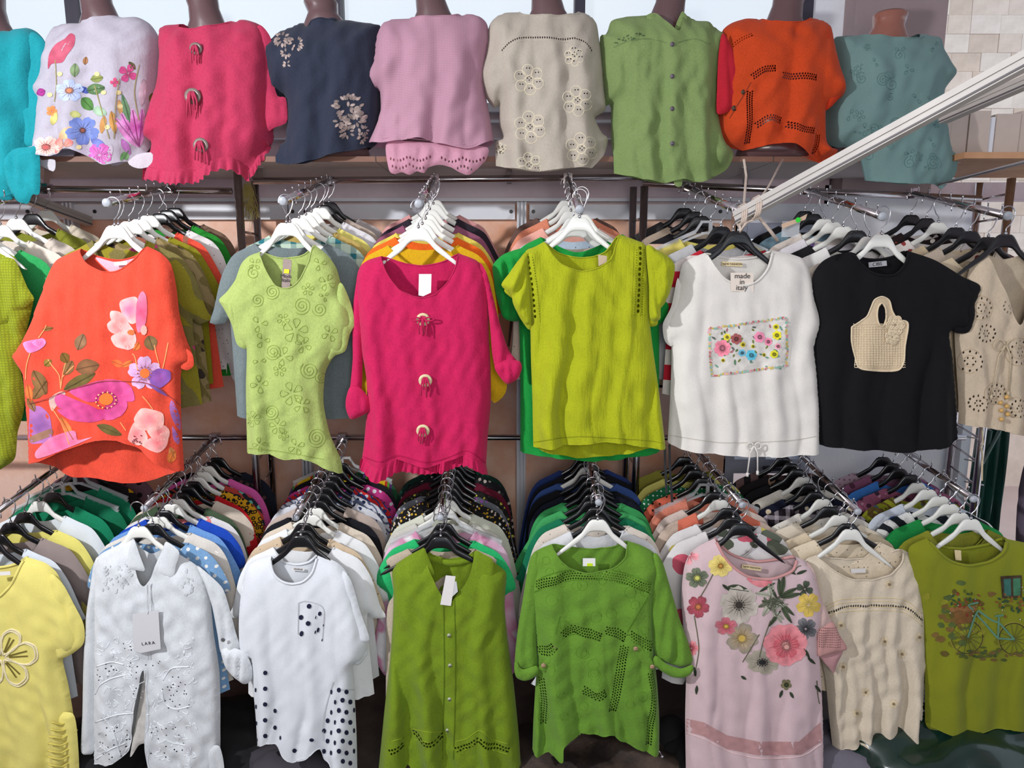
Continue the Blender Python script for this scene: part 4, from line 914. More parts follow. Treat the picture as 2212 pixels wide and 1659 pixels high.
# ring tie helper shared by the rose and fuchsia blouses
RING = plain('pale_shell_ring', (206, 190, 150), .35, 0, .12, 40); RINGD = plain('smoky_shell_ring', (120, 104, 98), .3, 0, .3, 60)
def ring_tie(g, x, y, r, mat_ring, mat_tie, seed, bow=True):
    c = g.surf(x, y, .002)
    if c is None: return
    for dx, dy in ((0, -r), (0, r), (r, 0), (-r, 0)):
        q = g.surf(x + dx, y + dy, .002)
        if q is not None: c.y = min(c.y, q.y - .001)
    R_ = r / F * c.y
    v = MB(); n = 22
    for i in range(n):
        a = 2 * math.pi * i / n
        for rr_, yy in ((R_, -.0), (R_ * .96, -.003), (R_ * .5, -.003), (R_ * .46, 0)):
            v.v.append((c.x + rr_ * math.cos(a), c.y + yy, c.z + rr_ * math.sin(a) * .95))
    v.f = [(i * 4 + k, i * 4 + k + 1, ((i + 1) % n) * 4 + k + 1, ((i + 1) % n) * 4 + k) for i in range(n) for k in range(3)]
    v.obj('shell_ring', mat_ring, g.root, None, True)
    rs = random.Random(seed); m = MB(); w = R_ * .12
    for k in range(4):
        sx = (k - 1.5) * R_ * .40 + rs.uniform(-.1, .1) * R_; L_ = R_ * rs.uniform(1.3, 2.4)
        m.tube([(c.x + sx * .3, c.y - .004, c.z + R_ * .5), (c.x + sx * .6, c.y - .010, c.z + R_ * .1), (c.x + sx, c.y - .010, c.z - R_ * .6), (c.x + sx * 1.1 + rs.uniform(-.2, .2) * R_, c.y - .008, c.z - L_)], [w, w * 1.3, w, w * .8], 6)
    if bow:
        for s_ in (-1, 1):
            pts = [(c.x, c.y - .006, c.z + R_ * .35)] + [(c.x + s_ * R_ * (1.0 + .7 * math.cos(a)), c.y - .012, c.z + R_ * (.1 + .26 * math.sin(a))) for a in np.linspace(2.6, -2.6, 9)] + [(c.x, c.y - .006, c.z + R_ * .3)]
            m.tube(pts, w, 6)
    m.obj('tie_strings', mat_tie, g.root, None, True)
RS = cloth((204, 60, 98), 'linen', .2)
g = wear('blouse', 'rose pink linen blouse with three smoky ring ties and ruffled hem', RS, [(396, 52), (368, 55), (350, 62), (346, 84), (350, 130), (345, 180), (332, 230), (318, 296), (335, 312), (330, 340), (327, 368)], [(360, 372), (410, 382), (460, 374), (500, 352), (525, 350)],
         [(548, 372), (566, 345), (588, 312), (590, 285), (586, 250), (592, 180), (590, 110), (580, 74), (560, 53), (530, 43), (512, 48)], [(488, 68), (450, 77), (415, 76), (400, 66)], seed=21, dY=-.01, band=RS)
g.panel('sleeve', [(556, 56), (582, 76), (592, 120), (592, 180), (600, 208), (617, 212), (620, 262), (592, 276), (574, 284), (560, 230), (552, 160)], -.035, .016, .04, seed=5, A=.003)
g.ruffle([(327, 366), (360, 371), (410, 381), (460, 373), (500, 351), (526, 350), (548, 371)], [(324, 392), (365, 398), (410, 407), (460, 399), (500, 376), (528, 378), (549, 398)], .008, 16)
g.ruffle([(548, 371), (566, 344), (588, 312)], [(550, 396), (572, 358), (590, 320)], .006, 6)
ring_tie(g, 427, 108, 13, RINGD, RS, 1, False); ring_tie(g, 424, 212, 17, RINGD, RS, 2, False); ring_tie(g, 435, 314, 16, RINGD, RS, 3, False)
# navy
NV = cloth((44, 50, 68), 'crepe', .05)
g = wear('blouse', 'navy blouse with silvery lace flowers on shoulder and hip', NV, [(667, 56), (655, 50), (630, 60), (603, 72), (588, 86), (565, 84), (572, 150), (592, 212), (618, 216), (620, 300), (609, 316), (610, 357)], [(640, 362), (670, 362), (700, 352), (740, 342), (782, 330)],
         [(806, 322), (818, 300), (823, 230), (824, 140), (824, 62), (812, 53), (780, 48), (752, 44), (738, 44)], [(720, 50), (700, 52), (680, 54)], seed=31, dY=.02, A=.008, band=NV)
LACE = (170, 152, 146)
d = g.deco(); rs = random.Random(5)
def petals(d, cx, cy, n, r, ll, seed, col=LACE):
    q = random.Random(seed)
    for k in range(n):
        a = q.random() * 6.28; rr_ = r * q.random() ** .5
        d.leaf(cx + rr_ * math.cos(a), cy + rr_ * math.sin(a) * .9, ll, ll * .5, math.degrees(a) + q.uniform(-40, 40), (lambda f: tuple(int(v * f) for v in col))(q.uniform(.8, 1.2)), None, k % 3, False)
petals(d, 752, 232, 46, 26, 13, 1); petals(d, 770, 262, 26, 18, 12, 2); petals(d, 748, 284, 20, 11, 11, 3); petals(d, 733, 262, 8, 7, 12, 4); petals(d, 782, 298, 12, 7, 9, 5); petals(d, 786, 282, 7, 5, 8, 6)
petals(d, 610, 84, 22, 14, 11, 7); petals(d, 640, 94, 16, 12, 9, 8); petals(d, 618, 116, 9, 6, 9, 9); petals(d, 620, 140, 6, 4, 8, 10)
d.obj('lace_applique', print_mat('crepe', .5), g.root, 'silvery taupe lace flowers')
# pale pink waffle
PK = cloth((232, 178, 202), 'knit', .3, pat='net', ps=1.6)
g = wear('blouse', 'pale pink waffle weave blouse over a scalloped lace underlayer', PK, [(886, 40), (845, 43), (822, 58), (812, 90), (808, 130), (796, 168), (810, 196), (820, 196), (822, 240), (812, 275), (796, 310)], [(830, 318), (880, 313), (920, 311), (960, 322), (1010, 331), (1045, 320)],
         [(1067, 305), (1060, 262), (1048, 192), (1052, 130), (1058, 90), (1052, 52), (1036, 36), (1012, 31), (998, 34)], [(975, 47), (940, 51), (910, 50), (893, 45)], seed=41, dY=-.005, band=PK)
LC = cloth((226, 168, 190), 'linen', .3)
hs = []
for (x0, x1, y0, amp) in ((838, 930, 340, 8), (842, 930, 356, 8), (955, 1045, 342, 8), (960, 1040, 358, 8)):
    n = int((x1 - x0) / 6.5)
    for k in range(n): t = k / (n - 1); hs.append((x0 + (x1 - x0) * t, y0 + amp * abs(math.sin(t * 2 * math.pi)), 2.0, 3.4))
g.panel('lace_underlayer', [(836, 308), (900, 306), (980, 312), (1052, 318), (1050, 345), (1044, 352), (1030, 366), (1012, 378), (992, 372), (975, 362), (950, 356), (925, 362), (916, 374), (900, 370), (885, 378), (868, 372), (852, 376), (840, 366)], -.075, .02, .05, mat=LC, holes=hs, seed=4, A=.004, lam=.06, h=.007)
# cream eyelet
CRM = cloth((206, 196, 182), 'linen', .25)
hs = []; rows = [(1085, 110), (1100, 96), (1128, 84), (1160, 84), (1200, 87), (1240, 86), (1262, 92), (1278, 108)]
cc = chain(rows, 5)
for x, y in cc: hs.append((x, y, 1.5, 2.6))
FLW = [(1143, 172, 34), (1240, 122, 22), (1247, 218, 34), (1145, 275, 36), (1256, 322, 36), (1143, 357, 28), (1082, 320, 12)]
for x, y, r in FLW:
    for k in range(6):
        a = k * 1.047 + .4
        for q in (-1, 1): hs.append((x + r * .62 * math.cos(a) + 3 * q, y + r * .62 * math.sin(a), 1.6, 1.6))
    for q in ((0, -4), (4, 0), (0, 4), (-4, 0)): hs.append((x + q[0], y + q[1], 1.5, 1.5))
g = wear('blouse', 'cream blouse with eyelet flowers and a ladder stitch yoke', CRM, [(1120, 27), (1092, 29), (1068, 40), (1055, 62), (1048, 120), (1036, 165), (1050, 212), (1068, 234), (1078, 228), (1079, 270), (1086, 298), (1070, 308), (1072, 362)], [(1120, 374), (1160, 378), (1200, 375), (1240, 368)],
         [(1276, 367), (1300, 340), (1314, 302), (1298, 285), (1285, 256), (1290, 250), (1308, 236), (1305, 190), (1300, 130), (1294, 84), (1288, 50), (1270, 33), (1252, 27)], [(1236, 42), (1200, 50), (1160, 49), (1130, 41)], seed=51, holes=hs, h=.008, band=CRM)
d = g.deco()
for x, y, r in FLW: d.flower(x, y, r, (216, 206, 176), (222, 212, 184), 6, .4, 1, None, lay=0, wid=.6)
# petals stay open where the eyelets are, so only their outline is laid as cord
d = g.deco()
for x, y, r in FLW:
    for k in range(6):
        a = .4 + k * 1.047; cx, cy = x + r * .62 * math.cos(a), y + r * .62 * math.sin(a)
        d.cord([(cx + r * .36 * math.cos(t), cy + r * .36 * math.sin(t)) for t in np.linspace(0, 6.28, 11)], .0013, (226, 216, 190), 6)
    d.cord([(x + r * .26 * math.cos(t), y + r * .26 * math.sin(t)) for t in np.linspace(0, 6.28, 9)], .0012, (226, 216, 190), 6)
for o_ in (-5, 5): d.cord([(x, y + o_) for x, y in rows], .0010, (190, 180, 165), 8)
d.obj('embroidery', print_mat(), g.root)
# pale green buttoned
GN = cloth((142, 166, 104), 'crepe', .2)
g = wear('blouse', 'pale green blouse with open collar and button front', GN, [(1396, 33), (1345, 38), (1320, 46), (1310, 74), (1296, 80), (1297, 150), (1305, 226), (1319, 228), (1320, 300), (1322, 378)], [(1370, 392), (1420, 402), (1460, 395), (1500, 400)],
         [(1536, 385), (1562, 368), (1577, 330), (1560, 300), (1550, 250), (1552, 180), (1562, 100), (1563, 78), (1548, 66), (1528, 48), (1495, 43), (1474, 26)], [(1464, 60), (1452, 86), (1428, 60), (1412, 40)], seed=61, A=.010, lam=.10,
         creases=[(1350, 100, 1350, 180, .008, -.006), (1365, 95, 1362, 170, .007, -.006), (1500, 95, 1505, 170, .008, -.006), (1410, 90, 1400, 170, .008, -.006)])
g.panel('collar', [(1396, 33), (1412, 30), (1422, 44), (1440, 66), (1452, 88), (1440, 84), (1420, 70), (1404, 52)], -.055, .006, .02, seed=2)
g.panel('collar', [(1474, 24), (1484, 40), (1478, 60), (1466, 76), (1453, 90), (1455, 70), (1462, 48)], -.055, .006, .02, seed=3)
g.panel('button_placket', [(1446, 90), (1458, 90), (1460, 200), (1462, 310), (1474, 396), (1456, 396), (1448, 310), (1446, 200)], -.104, .003, .01, seed=4)
BTN = plain('grey_button', (120, 112, 120), .35, 0, .1, 60)
for y in (96, 165, 235, 310): g.button(1452, y, .0075, BTN)
d = g.deco(); rs = random.Random(3)
for k in range(26): d.dot(1330 + k * 2.4 + rs.uniform(-3, 3), 92 - k * .8 + rs.uniform(-6, 6), 1.5, 1.5, (70, 92, 62), 1, 6)
d.line([(1325, 102), (1360, 88), (1400, 84), (1440, 92)], 2, (112, 134, 84), 1); d.line([(1462, 92), (1500, 84), (1535, 96)], 2, (112, 134, 84), 1); d.obj('yoke_stitching', print_mat('crepe'), g.root)
# orange with eyelet bands
OR = cloth((230, 82, 36), 'crepe', .3)
def band_holes(path, rows, step, gap, rx=1.6, ry=2.2, vert=False):
    c = chain(path, step); out = []
    t = np.gradient(c, axis=0); t /= np.linalg.norm(t, axis=1)[:, None] + 1e-9; nn = np.stack([-t[:, 1], t[:, 0]], 1)
    for r in range(rows):
        for i in range(len(c)):
            sh = (r % 2) * .5; j = min(i + 1, len(c) - 1); q = c[i] * (1 - sh) + c[j] * sh + nn[i] * (r - (rows - 1) / 2) * gap
            out.append((q[0], q[1], rx * 1.12, ry * 1.05))
    return out
hs = band_holes([(1623, 168), (1645, 154), (1668, 152)], 3, 5, 5) + band_holes([(1686, 166), (1720, 168), (1755, 172)], 3, 5, 5) + band_holes([(1632, 272), (1655, 258), (1682, 262)], 3, 5, 5) + band_holes([(1698, 270), (1725, 282), (1755, 284)], 3, 5, 5) \
   + band_holes([(1617, 200), (1616, 250), (1620, 305)], 3, 5, 4.5) + band_holes([(1768, 290), (1760, 330)], 3, 5, 4.5) + band_holes([(1582, 98), (1604, 82), (1625, 74)], 2, 5, 5, 1.2, 1.6)
g = wear('blouse', 'orange blouse with eyelet bands and side buttons', OR, [(1637, 43), (1610, 41), (1580, 50), (1560, 68), (1556, 110), (1550, 170), (1549, 245), (1549, 290), (1570, 318), (1600, 328)], [(1625, 326), (1650, 320), (1690, 322), (1722, 342)],
         [(1760, 355), (1782, 344), (1804, 326), (1780, 312), (1778, 250), (1783, 238), (1816, 212), (1820, 188), (1808, 148), (1798, 100), (1792, 62), (1774, 46), (1746, 40)], [(1728, 56), (1690, 64), (1655, 58)], seed=71, dY=-.012, holes=hs, h=.008, A=.009, band=OR)
g.panel('sleeve', [(1560, 72), (1575, 90), (1590, 130), (1600, 180), (1590, 225), (1575, 240), (1549, 245), (1549, 190), (1552, 120)], -.07, .014, .03, mat=cloth((214, 40, 60), 'crepe', .3), seed=6, A=.004, label='sheer red sleeve layer')
g.panel('sleeve', [(1786, 62), (1797, 100), (1808, 150), (1820, 190), (1814, 210), (1783, 238), (1779, 180), (1778, 120)], -.06, .014, .03, mat=cloth((226, 66, 30), 'crepe', .3), seed=7, A=.004)
DB = plain('brown_coconut_button', (90, 70, 56), .5, 0, .2, 60)
g.button(1606, 199, .008, DB); g.button(1586, 234, .009, DB)
d = g.deco(); d.line([(1622, 178), (1610, 200), (1590, 232), (1576, 256)], 1.6, (130, 50, 30), 1); d.obj('seam', print_mat('crepe'), g.root)
# dusty teal with cord swirls
TL = cloth((116, 146, 144), 'knit', .1)
g = wear('blouse', 'dusty teal blouse with raised cord swirls, right of the orange one', TL, [(1853, 76), (1820, 78), (1801, 86), (1802, 150), (1796, 200), (1784, 240), (1785, 300), (1800, 320), (1830, 322), (1838, 340), (1850, 394)], [(1890, 400), (1930, 405), (1990, 403)],
         [(2010, 413), (2038, 382), (2044, 340), (2036, 280), (2028, 222), (2032, 198), (2050, 176), (2055, 158), (2034, 112), (2026, 84), (2005, 76), (1980, 74)], [(1968, 90), (1940, 98), (1900, 94), (1870, 87)], seed=81, dY=.015, band=TL, A=.008)
def swirl(d, x, y, r, turns, r0, col, rad=.0012, sq=1): d.cord([(x + (r * t) * math.cos(r0 + t * turns * 6.28), y + (r * t) * sq * math.sin(r0 + t * turns * 6.28)) for t in np.linspace(.12, 1, int(10 * turns) + 4)], rad, col, 5)
def cloud(d, x, y, r, n, a0, col, rad=.0012):
    """chain of loops like stitched petals"""
    for k in range(n):
        a = a0 + k * 6.28 / n; d.cord([(x + r * .25 * math.cos(a), y + r * .25 * math.sin(a)), (x + r * math.cos(a - .35), y + r * math.sin(a - .35)), (x + r * 1.15 * math.cos(a), y + r * 1.15 * math.sin(a)), (x + r * math.cos(a + .35), y + r * math.sin(a + .35)), (x + r * .3 * math.cos(a + .1), y + r * .3 * math.sin(a + .1))], rad, col, 5)
d = g.deco(); rs = random.Random(9); CT_ = (92, 124, 122)
for k in range(34):
    x, y = rs.uniform(1835, 2025), rs.uniform(100, 395)
    if k % 3 == 0: swirl(d, x, y, rs.uniform(8, 15), 2, rs.random() * 6, CT_)
    else: cloud(d, x, y, rs.uniform(7, 12), rs.choice((2, 3, 5)), rs.random() * 6, CT_)
swirl(d, 1908, 172, 16, 3, 0, CT_); swirl(d, 2016, 352, 17, 3, 1, CT_); d.obj('cord_embroidery', print_mat('knit'), g.root)
# ---------------------------------------------------------------- front garments, upper rail
def fronthanger(px, py, label, colour, Y=2.215, hw=.15, side=1, yaw=0, up=.084): return hanger(P(px, py, Y), label, colour, yaw, hw, side, None, up)
# lime net blouse, far left
YG = 2.21
NET = cloth((156, 168, 34), 'net', .1, pat='net')
g = Garment('blouse', 'lime open net blouse with rolled sleeve, cut by the left edge', 'blouse', YG + .01, NET, [(-122, 545), (-160, 560), (-190, 600), (-225, 650), (-200, 712), (-175, 720), (-180, 850), (-178, 960)], [(-120, 985), (-60, 1000), (-30, 1014)],
            [(2, 1014), (32, 990), (38, 935), (50, 895), (54, 850), (44, 785), (60, 705), (72, 648), (58, 620), (45, 585), (34, 557), (12, 545), (-2, 537)], [(-20, 590), (-60, 606), (-100, 590)], seed=101, A=.012, lam=.09, band=NET)
g.panel('rolled_sleeve', [(2, 560), (30, 560), (46, 590), (60, 622), (74, 645), (66, 655), (30, 682), (2, 712), (-20, 690), (-16, 620)], -.02, .02, .03, seed=4, A=.004, lam=.05)
fronthanger(-60, 485, 'white hanger of the lime net blouse, left edge', 'white')
# coral floral
CO = cloth((226, 76, 54), 'linen')
g = Garment('blouse', 'coral blouse with big magenta and white flowers, long back hem', 'blouse', YG, CO, [(175, 537), (150, 548), (122, 562), (106, 588), (94, 625), (80, 665), (60, 715), (38, 755), (28, 765), (40, 788), (52, 808), (57, 860), (62, 920), (64, 1000)],
            [(100, 990), (150, 968), (205, 950), (238, 943), (268, 945), (308, 962), (345, 984), (376, 1008)], [(398, 1017), (394, 950), (391, 880), (392, 800), (414, 784), (415, 764), (402, 730), (388, 680), (381, 620), (370, 572), (348, 547), (318, 532)],
            [(305, 556), (288, 573), (265, 586), (236, 587), (208, 575), (188, 558)], NB=[(296, 550), (250, 562), (200, 552)], HB=[(110, 1015), (140, 1030), (165, 1036), (228, 1044), (278, 1048), (316, 1044), (354, 1030), (384, 1019)], seed=111, T=.04, A=.009, lam=.16, band=CO)
g.panel('sleeve_cuff', [(384, 760), (400, 752), (416, 766), (418, 790), (404, 800), (388, 792)], -.012, .008, .02, seed=2, label='turned coral sleeve end')
d = g.deco(); MG1, MG2, PKL, OLI, OLG, PUR, ORG = (176, 36, 104), (214, 88, 150), (240, 176, 180), (142, 104, 62), (112, 96, 50), (140, 90, 156), (240, 120, 60)
d.poly([(300, 640), (308, 628), (316, 640), (318, 670), (314, 700), (300, 720), (294, 700), (295, 660)], (214, 80, 120), 1, 7, True, (234, 130, 160))
d.poly([(258, 656), (268, 646), (296, 643), (298, 690), (284, 700), (266, 682)], (220, 100, 150), 0, 7, True, (244, 190, 180))
for p in ([(240, 690), (240, 672), (262, 675), (280, 700), (290, 718), (262, 712)], [(232, 700), (246, 690), (270, 702), (288, 720), (252, 722), (236, 714)], [(240, 728), (262, 716), (290, 718), (294, 740), (276, 754), (250, 748)], [(256, 744), (280, 738), (292, 748), (276, 756)]): d.poly(p, (236, 120, 120), 1, 6, True, (246, 196, 190))
d.dot(284, 718, 8, 6, (220, 110, 60), 3); d.dot(311, 713, 7, 11, (240, 170, 160), 2)
d.flower(313, 806, 36, (196, 130, 180), (206, 170, 206), 5, -1.6, 1.0, ORG, .3, 1)
d.poly([(322, 812), (340, 796), (366, 800), (368, 820), (350, 836), (330, 836)], (150, 80, 156), 3, 6, True, (120, 80, 160)); d.poly([(318, 828), (345, 838), (362, 856), (340, 846)], (120, 80, 150), 3, 5)
# great magenta poppy across the seam
for p in ([(118, 862), (130, 850), (160, 862), (212, 884), (180, 888), (130, 882)], [(150, 846), (180, 832), (225, 822), (226, 860), (190, 868)], [(222, 822), (262, 822), (284, 836), (290, 866), (244, 862)], [(124, 884), (180, 888), (222, 884), (226, 904), (196, 912), (150, 906)], [(226, 880), (244, 862), (270, 880), (250, 904), (226, 906)], [(244, 900), (250, 862), (266, 852), (276, 876), (262, 898)]):
    d.poly(p, MG1, 1, 7, True, MG2, (222, 866))
d.dot(230, 862, 15, 13, (232, 116, 50), 4, 14)
for k in range(26): a = k * .242; d.dot(230 + 21 * math.cos(a), 864 + 17 * math.sin(a), 1.8, 1.8, (150, 30, 80) if k % 2 else (240, 190, 120), 5, 5)
d.poly([(106, 862), (130, 846), (142, 850), (120, 880), (112, 888)], (206, 170, 160), 0, 6)
# lower right peony and others
for p in ([(290, 905), (306, 882), (330, 885), (352, 894), (352, 920), (330, 930), (300, 926)], [(276, 948), (290, 912), (312, 928), (320, 948), (300, 962)], [(318, 928), (352, 918), (366, 930), (362, 948), (336, 952)], [(306, 960), (330, 944), (362, 932), (360, 962), (340, 978)]): d.poly(p, (232, 110, 120), 1, 7, True, (246, 190, 180))
for k in range(18): rs_ = random.Random(k); d.dot(296 + rs_.uniform(-12, 12), 950 + rs_.uniform(-10, 8), 1.6, 1.6, (110, 50, 60), 5, 5)
for p in ([(64, 900), (66, 880), (88, 878), (108, 900), (112, 950), (84, 958), (64, 954)], [(366, 880), (372, 864), (388, 900), (389, 930), (372, 905)], [(372, 920), (386, 944), (386, 960), (374, 948)]): d.poly(p, PUR, 0, 7, True, (176, 110, 170))
d.poly([(66, 944), (110, 926), (112, 940), (70, 956)], (150, 110, 90), 1, 6); d.poly([(78, 975), (110, 945), (160, 930), (168, 950), (200, 944), (160, 962), (110, 982), (80, 990)], (226, 100, 150), 1, 7, True, (240, 150, 180))
for x, y, L, w, a, c in ((140, 810, 36, 24, -62, OLI), (168, 756, 38, 26, -70, (150, 112, 80)), (164, 798, 52, 36, -12, (140, 96, 62)), (138, 842, 78, 26, -28, OLG), (72, 800, 60, 30, 62, OLI), (72, 862, 50, 26, -55, OLI), (320, 725, 34, 30, 70, (140, 110, 70)), (134, 762, 26, 22, 60, (130, 96, 40)), (210, 918, 58, 20, 22, OLG),
                         (92, 712, 24, 10, -10, (150, 110, 60)), (60, 860, 34, 16, 60, OLI), (300, 740, 20, 18, 120, ORG), (268, 790, 30, 16, 200, (244, 110, 60)), (286, 780, 26, 12, 150, (244, 120, 60)), (96, 790, 20, 18, -40, (150, 120, 50)), (366, 1000, 30, 20, -70, (244, 130, 60)), (376, 990, 26, 16, -110, (240, 150, 90)), (60, 830, 40, 16, 80, (244, 120, 60)), (130, 900, 60, 18, 60, (240, 130, 70))): d.leaf(x, y, L, w, a, c)
for p in ([(50, 742), (64, 736), (92, 732), (98, 744), (84, 756), (62, 762)], [(70, 740), (92, 730), (100, 740), (88, 752)]): d.poly(p, (206, 80, 140), 1, 6, True, (214, 140, 190))
for p in ([(132, 840), (128, 810), (112, 788), (104, 776)], [(132, 836), (136, 806), (142, 784)], [(160, 790), (150, 800), (134, 815)], [(345, 790), (338, 765), (334, 745)], [(352, 796), (358, 770), (364, 740)], [(298, 800), (292, 770), (286, 764)], [(56, 820), (58, 790), (66, 762)], [(150, 960), (136, 920), (112, 880)], [(272, 930), (260, 912)], [(84, 730), (96, 712), (100, 702)], [(330, 884), (320, 870), (308, 856)]): d.line(p, 2.2, (246, 150, 96), 1)
d.line([(64, 872), (100, 862), (150, 842), (220, 824), (290, 824), (330, 832), (370, 858), (388, 876)], 1.6, (150, 60, 60), 6, 6)
d.obj('flower_print', print_mat(), g.root)
PKI = cloth((236, 170, 186), 'crepe')
g.panel('inner_facing', [(206, 556), (250, 566), (302, 556), (288, 572), (262, 588), (236, 586)], .012, .003, .02, mat=PKI, both=False, label='pink inner neck facing')
LBL = plain('woven_white_label', (228, 224, 222), .7, 0, .02)
g.card([(246, 566), (274, 564), (275, 572), (247, 574)], 'neck_label', LBL, -.035)
fronthanger(248, 487, 'white hanger of the coral floral blouse', 'white')
# pale green embroidered
PG = cloth((168, 186, 106), 'linen')
g = Garment('blouse', 'pale green blouse covered in stitched swirls and petals', 'blouse', YG - .005, PG, [(562, 544), (538, 553), (521, 570), (508, 605), (490, 630), (473, 648), (482, 664), (500, 700), (512, 744), (532, 752), (531, 830), (532, 900), (534, 977)], [(580, 974), (622, 986), (664, 985), (700, 1002)],
            [(741, 1022), (735, 990), (712, 935), (699, 870), (703, 805), (722, 770), (745, 758), (756, 722), (765, 696), (756, 650), (742, 640), (735, 608), (726, 578), (708, 552), (679, 528)], [(670, 570), (655, 600), (636, 619), (612, 621), (592, 602), (575, 572)],
            NB=[(650, 552), (600, 557)], seed=121, T=.036, A=.009, lam=.12, band=PG, lean=-.1)
g.panel('sleeve', [(520, 575), (534, 600), (535, 680), (534, 750), (512, 744), (500, 700), (482, 664), (473, 648), (490, 630), (508, 605)], -.012, .012, .02, seed=2, A=.004, lam=.05)
g.panel('sleeve', [(735, 610), (756, 650), (766, 697), (756, 722), (746, 758), (724, 768), (704, 780), (708, 720), (716, 660)], -.014, .012, .02, seed=3, A=.004, lam=.05)
d = g.deco(); CG = (138, 156, 74)
for x, y, r, t in ((588, 630, 17, 3), (652, 660, 20, 3), (690, 668, 16, 2.5), (556, 648, 15, 2.5), (590, 760, 18, 3), (668, 800, 20, 3), (586, 890, 17, 3), (683, 945, 22, 3.5), (548, 590, 14, 2), (694, 815, 14, 2.5)): swirl(d, x, y, r, t, x * .1, CG, .0013)
for x, y, r, n in ((638, 715, 24, 5), (655, 745, 16, 4), (560, 700, 16, 3), (566, 735, 15, 3), (612, 770, 18, 4), (560, 830, 17, 4), (630, 850, 22, 5), (652, 875, 16, 4), (600, 920, 16, 5), (545, 905, 15, 6), (640, 965, 16, 4), (612, 690, 12, 5), (604, 800, 12, 5), (560, 960, 13, 4), (706, 610, 16, 4), (665, 625, 12, 5), (712, 720, 16, 4), (550, 570, 12, 4), (690, 570, 13, 3), (612, 940, 10, 5), (560, 780, 12, 2), (700, 640, 10, 3)): cloud(d, x, y, r, n, x * .37, CG, .0013)
d.line([(536, 968), (600, 974), (700, 992)], 1.5, CG, 1)
d.obj('cord_embroidery', print_mat(), g.root)
TAGM = plain('kraft_tag', (150, 134, 128), .7, 0, .15, 60)
Yt = g.card([(612, 558), (630, 562), (626, 624), (608, 621)], 'paper_tag', TAGM, -.018)
g.card([(614, 581), (625, 582), (624, 591), (613, 590)], 'price_sticker', plain('yellow_sticker', (224, 226, 20), .6), -.015)
INK = plain('dark_ink', (40, 34, 40), .7, 0, 0)
g.text('Moda\nItalia', 618, 601, 8, INK, Yt - .001, 4)
fronthanger(619, 481, 'white hanger of the pale green embroidered blouse', 'white', hw=.125)
# fuchsia
FU = cloth((194, 24, 84), 'linen')
g = Garment('blouse', 'fuchsia linen blouse with three ring ties and blank tag', 'blouse', YG - .012, FU, [(824, 553), (795, 562), (776, 580), (772, 630), (776, 690), (782, 760), (792, 825), (791, 900), (786, 960), (782, 990)], [(822, 1000), (860, 985), (920, 1000), (965, 990), (1010, 975)],
            [(1050, 1003), (1054, 940), (1060, 870), (1060, 800), (1056, 720), (1056, 640), (1050, 590), (1030, 563), (990, 547)], [(984, 582), (964, 616), (930, 640), (898, 639), (862, 620), (838, 588)], NB=[(955, 566), (910, 574), (868, 568)], seed=131, T=.045, A=.010, lam=.13, band=FU)
g.panel('sleeve', [(776, 580), (792, 600), (790, 680), (784, 760), (782, 830), (776, 870), (752, 866), (757, 830), (762, 770), (760, 690), (768, 620)], .004, .02, .03, seed=5, A=.004, lam=.05)
g.panel('rolled_cuff', [(757, 835), (778, 838), (798, 862), (800, 884), (784, 897), (758, 906), (747, 882), (748, 858)], -.022, .022, .03, seed=6, A=.005, lam=.03)
g.panel('sleeve', [(1036, 568), (1052, 592), (1066, 645), (1080, 700), (1098, 755), (1118, 782), (1110, 800), (1076, 806), (1064, 770), (1058, 700), (1050, 640)], -.016, .022, .03, seed=7, A=.005, lam=.05, lean=.3)
g.panel('rolled_cuff', [(1068, 790), (1090, 778), (1122, 780), (1127, 796), (1118, 818), (1096, 830), (1078, 812)], -.03, .02, .025, seed=8, A=.006, lam=.03)
g.ruffle([(782, 988), (822, 999), (860, 985), (920, 1000), (965, 990), (1010, 975), (1050, 1002)], [(778, 1008), (818, 1030), (866, 1014), (920, 1020), (965, 1012), (1012, 998), (1053, 1024)], .008, 22)
for i, (x, y) in enumerate(((914, 690), (919, 822), (914, 930))): ring_tie(g, x, y, 15, RING, FU, i + 5, i == 0)
d = g.deco(); d.line([(784, 986), (822, 998), (860, 984), (920, 999), (965, 989), (1010, 974), (1050, 1001)], 2, (160, 14, 66), 1); d.obj('seam', print_mat(), g.root)
WC = plain('white_card', (238, 238, 236), .6, 0, .01)
g.card([(905, 592), (932, 592), (931, 632), (914, 640), (904, 638)], 'blank_tag', WC, -.02)
fronthanger(904, 492, 'white hanger of the fuchsia linen blouse', 'white')
# lime ruffled, with its green twin
LI = cloth((168, 176, 22), 'gauze')
EG = cloth((22, 150, 60), 'linen')
gg = Garment('blouse', 'emerald green ruffle sleeved blouse directly behind the lime one', 'blouse', 2.285, EG, [(1168, 512), (1130, 532), (1112, 560), (1118, 640), (1122, 720), (1124, 800), (1124, 900), (1124, 974)], [(1200, 985), (1280, 992), (1350, 985)], [(1424, 975), (1424, 900), (1424, 800), (1424, 700), (1420, 600), (1400, 545), (1345, 506)], [(1300, 560), (1250, 570), (1200, 560)], NB=[(1250, 545)], seed=139, T=.024, A=.008, lam=.1)
gg.panel('ruffle_sleeve', [(1136, 534), (1160, 540), (1156, 600), (1150, 660), (1130, 690), (1105, 694), (1086, 684), (1072, 640), (1066, 600), (1065, 572), (1090, 548)], -.016, .028, .03, seed=5, A=.010, lam=.05)
gg.panel('ruffle_sleeve', [(1420, 640), (1440, 640), (1448, 660), (1438, 690), (1420, 702), (1408, 690)], -.004, .014, .02, seed=6, A=.006, lam=.03)
hanger(P(1256, 463, 2.29), 'second white hanger of the emerald ruffle sleeved blouse', 'white', 0, .19)
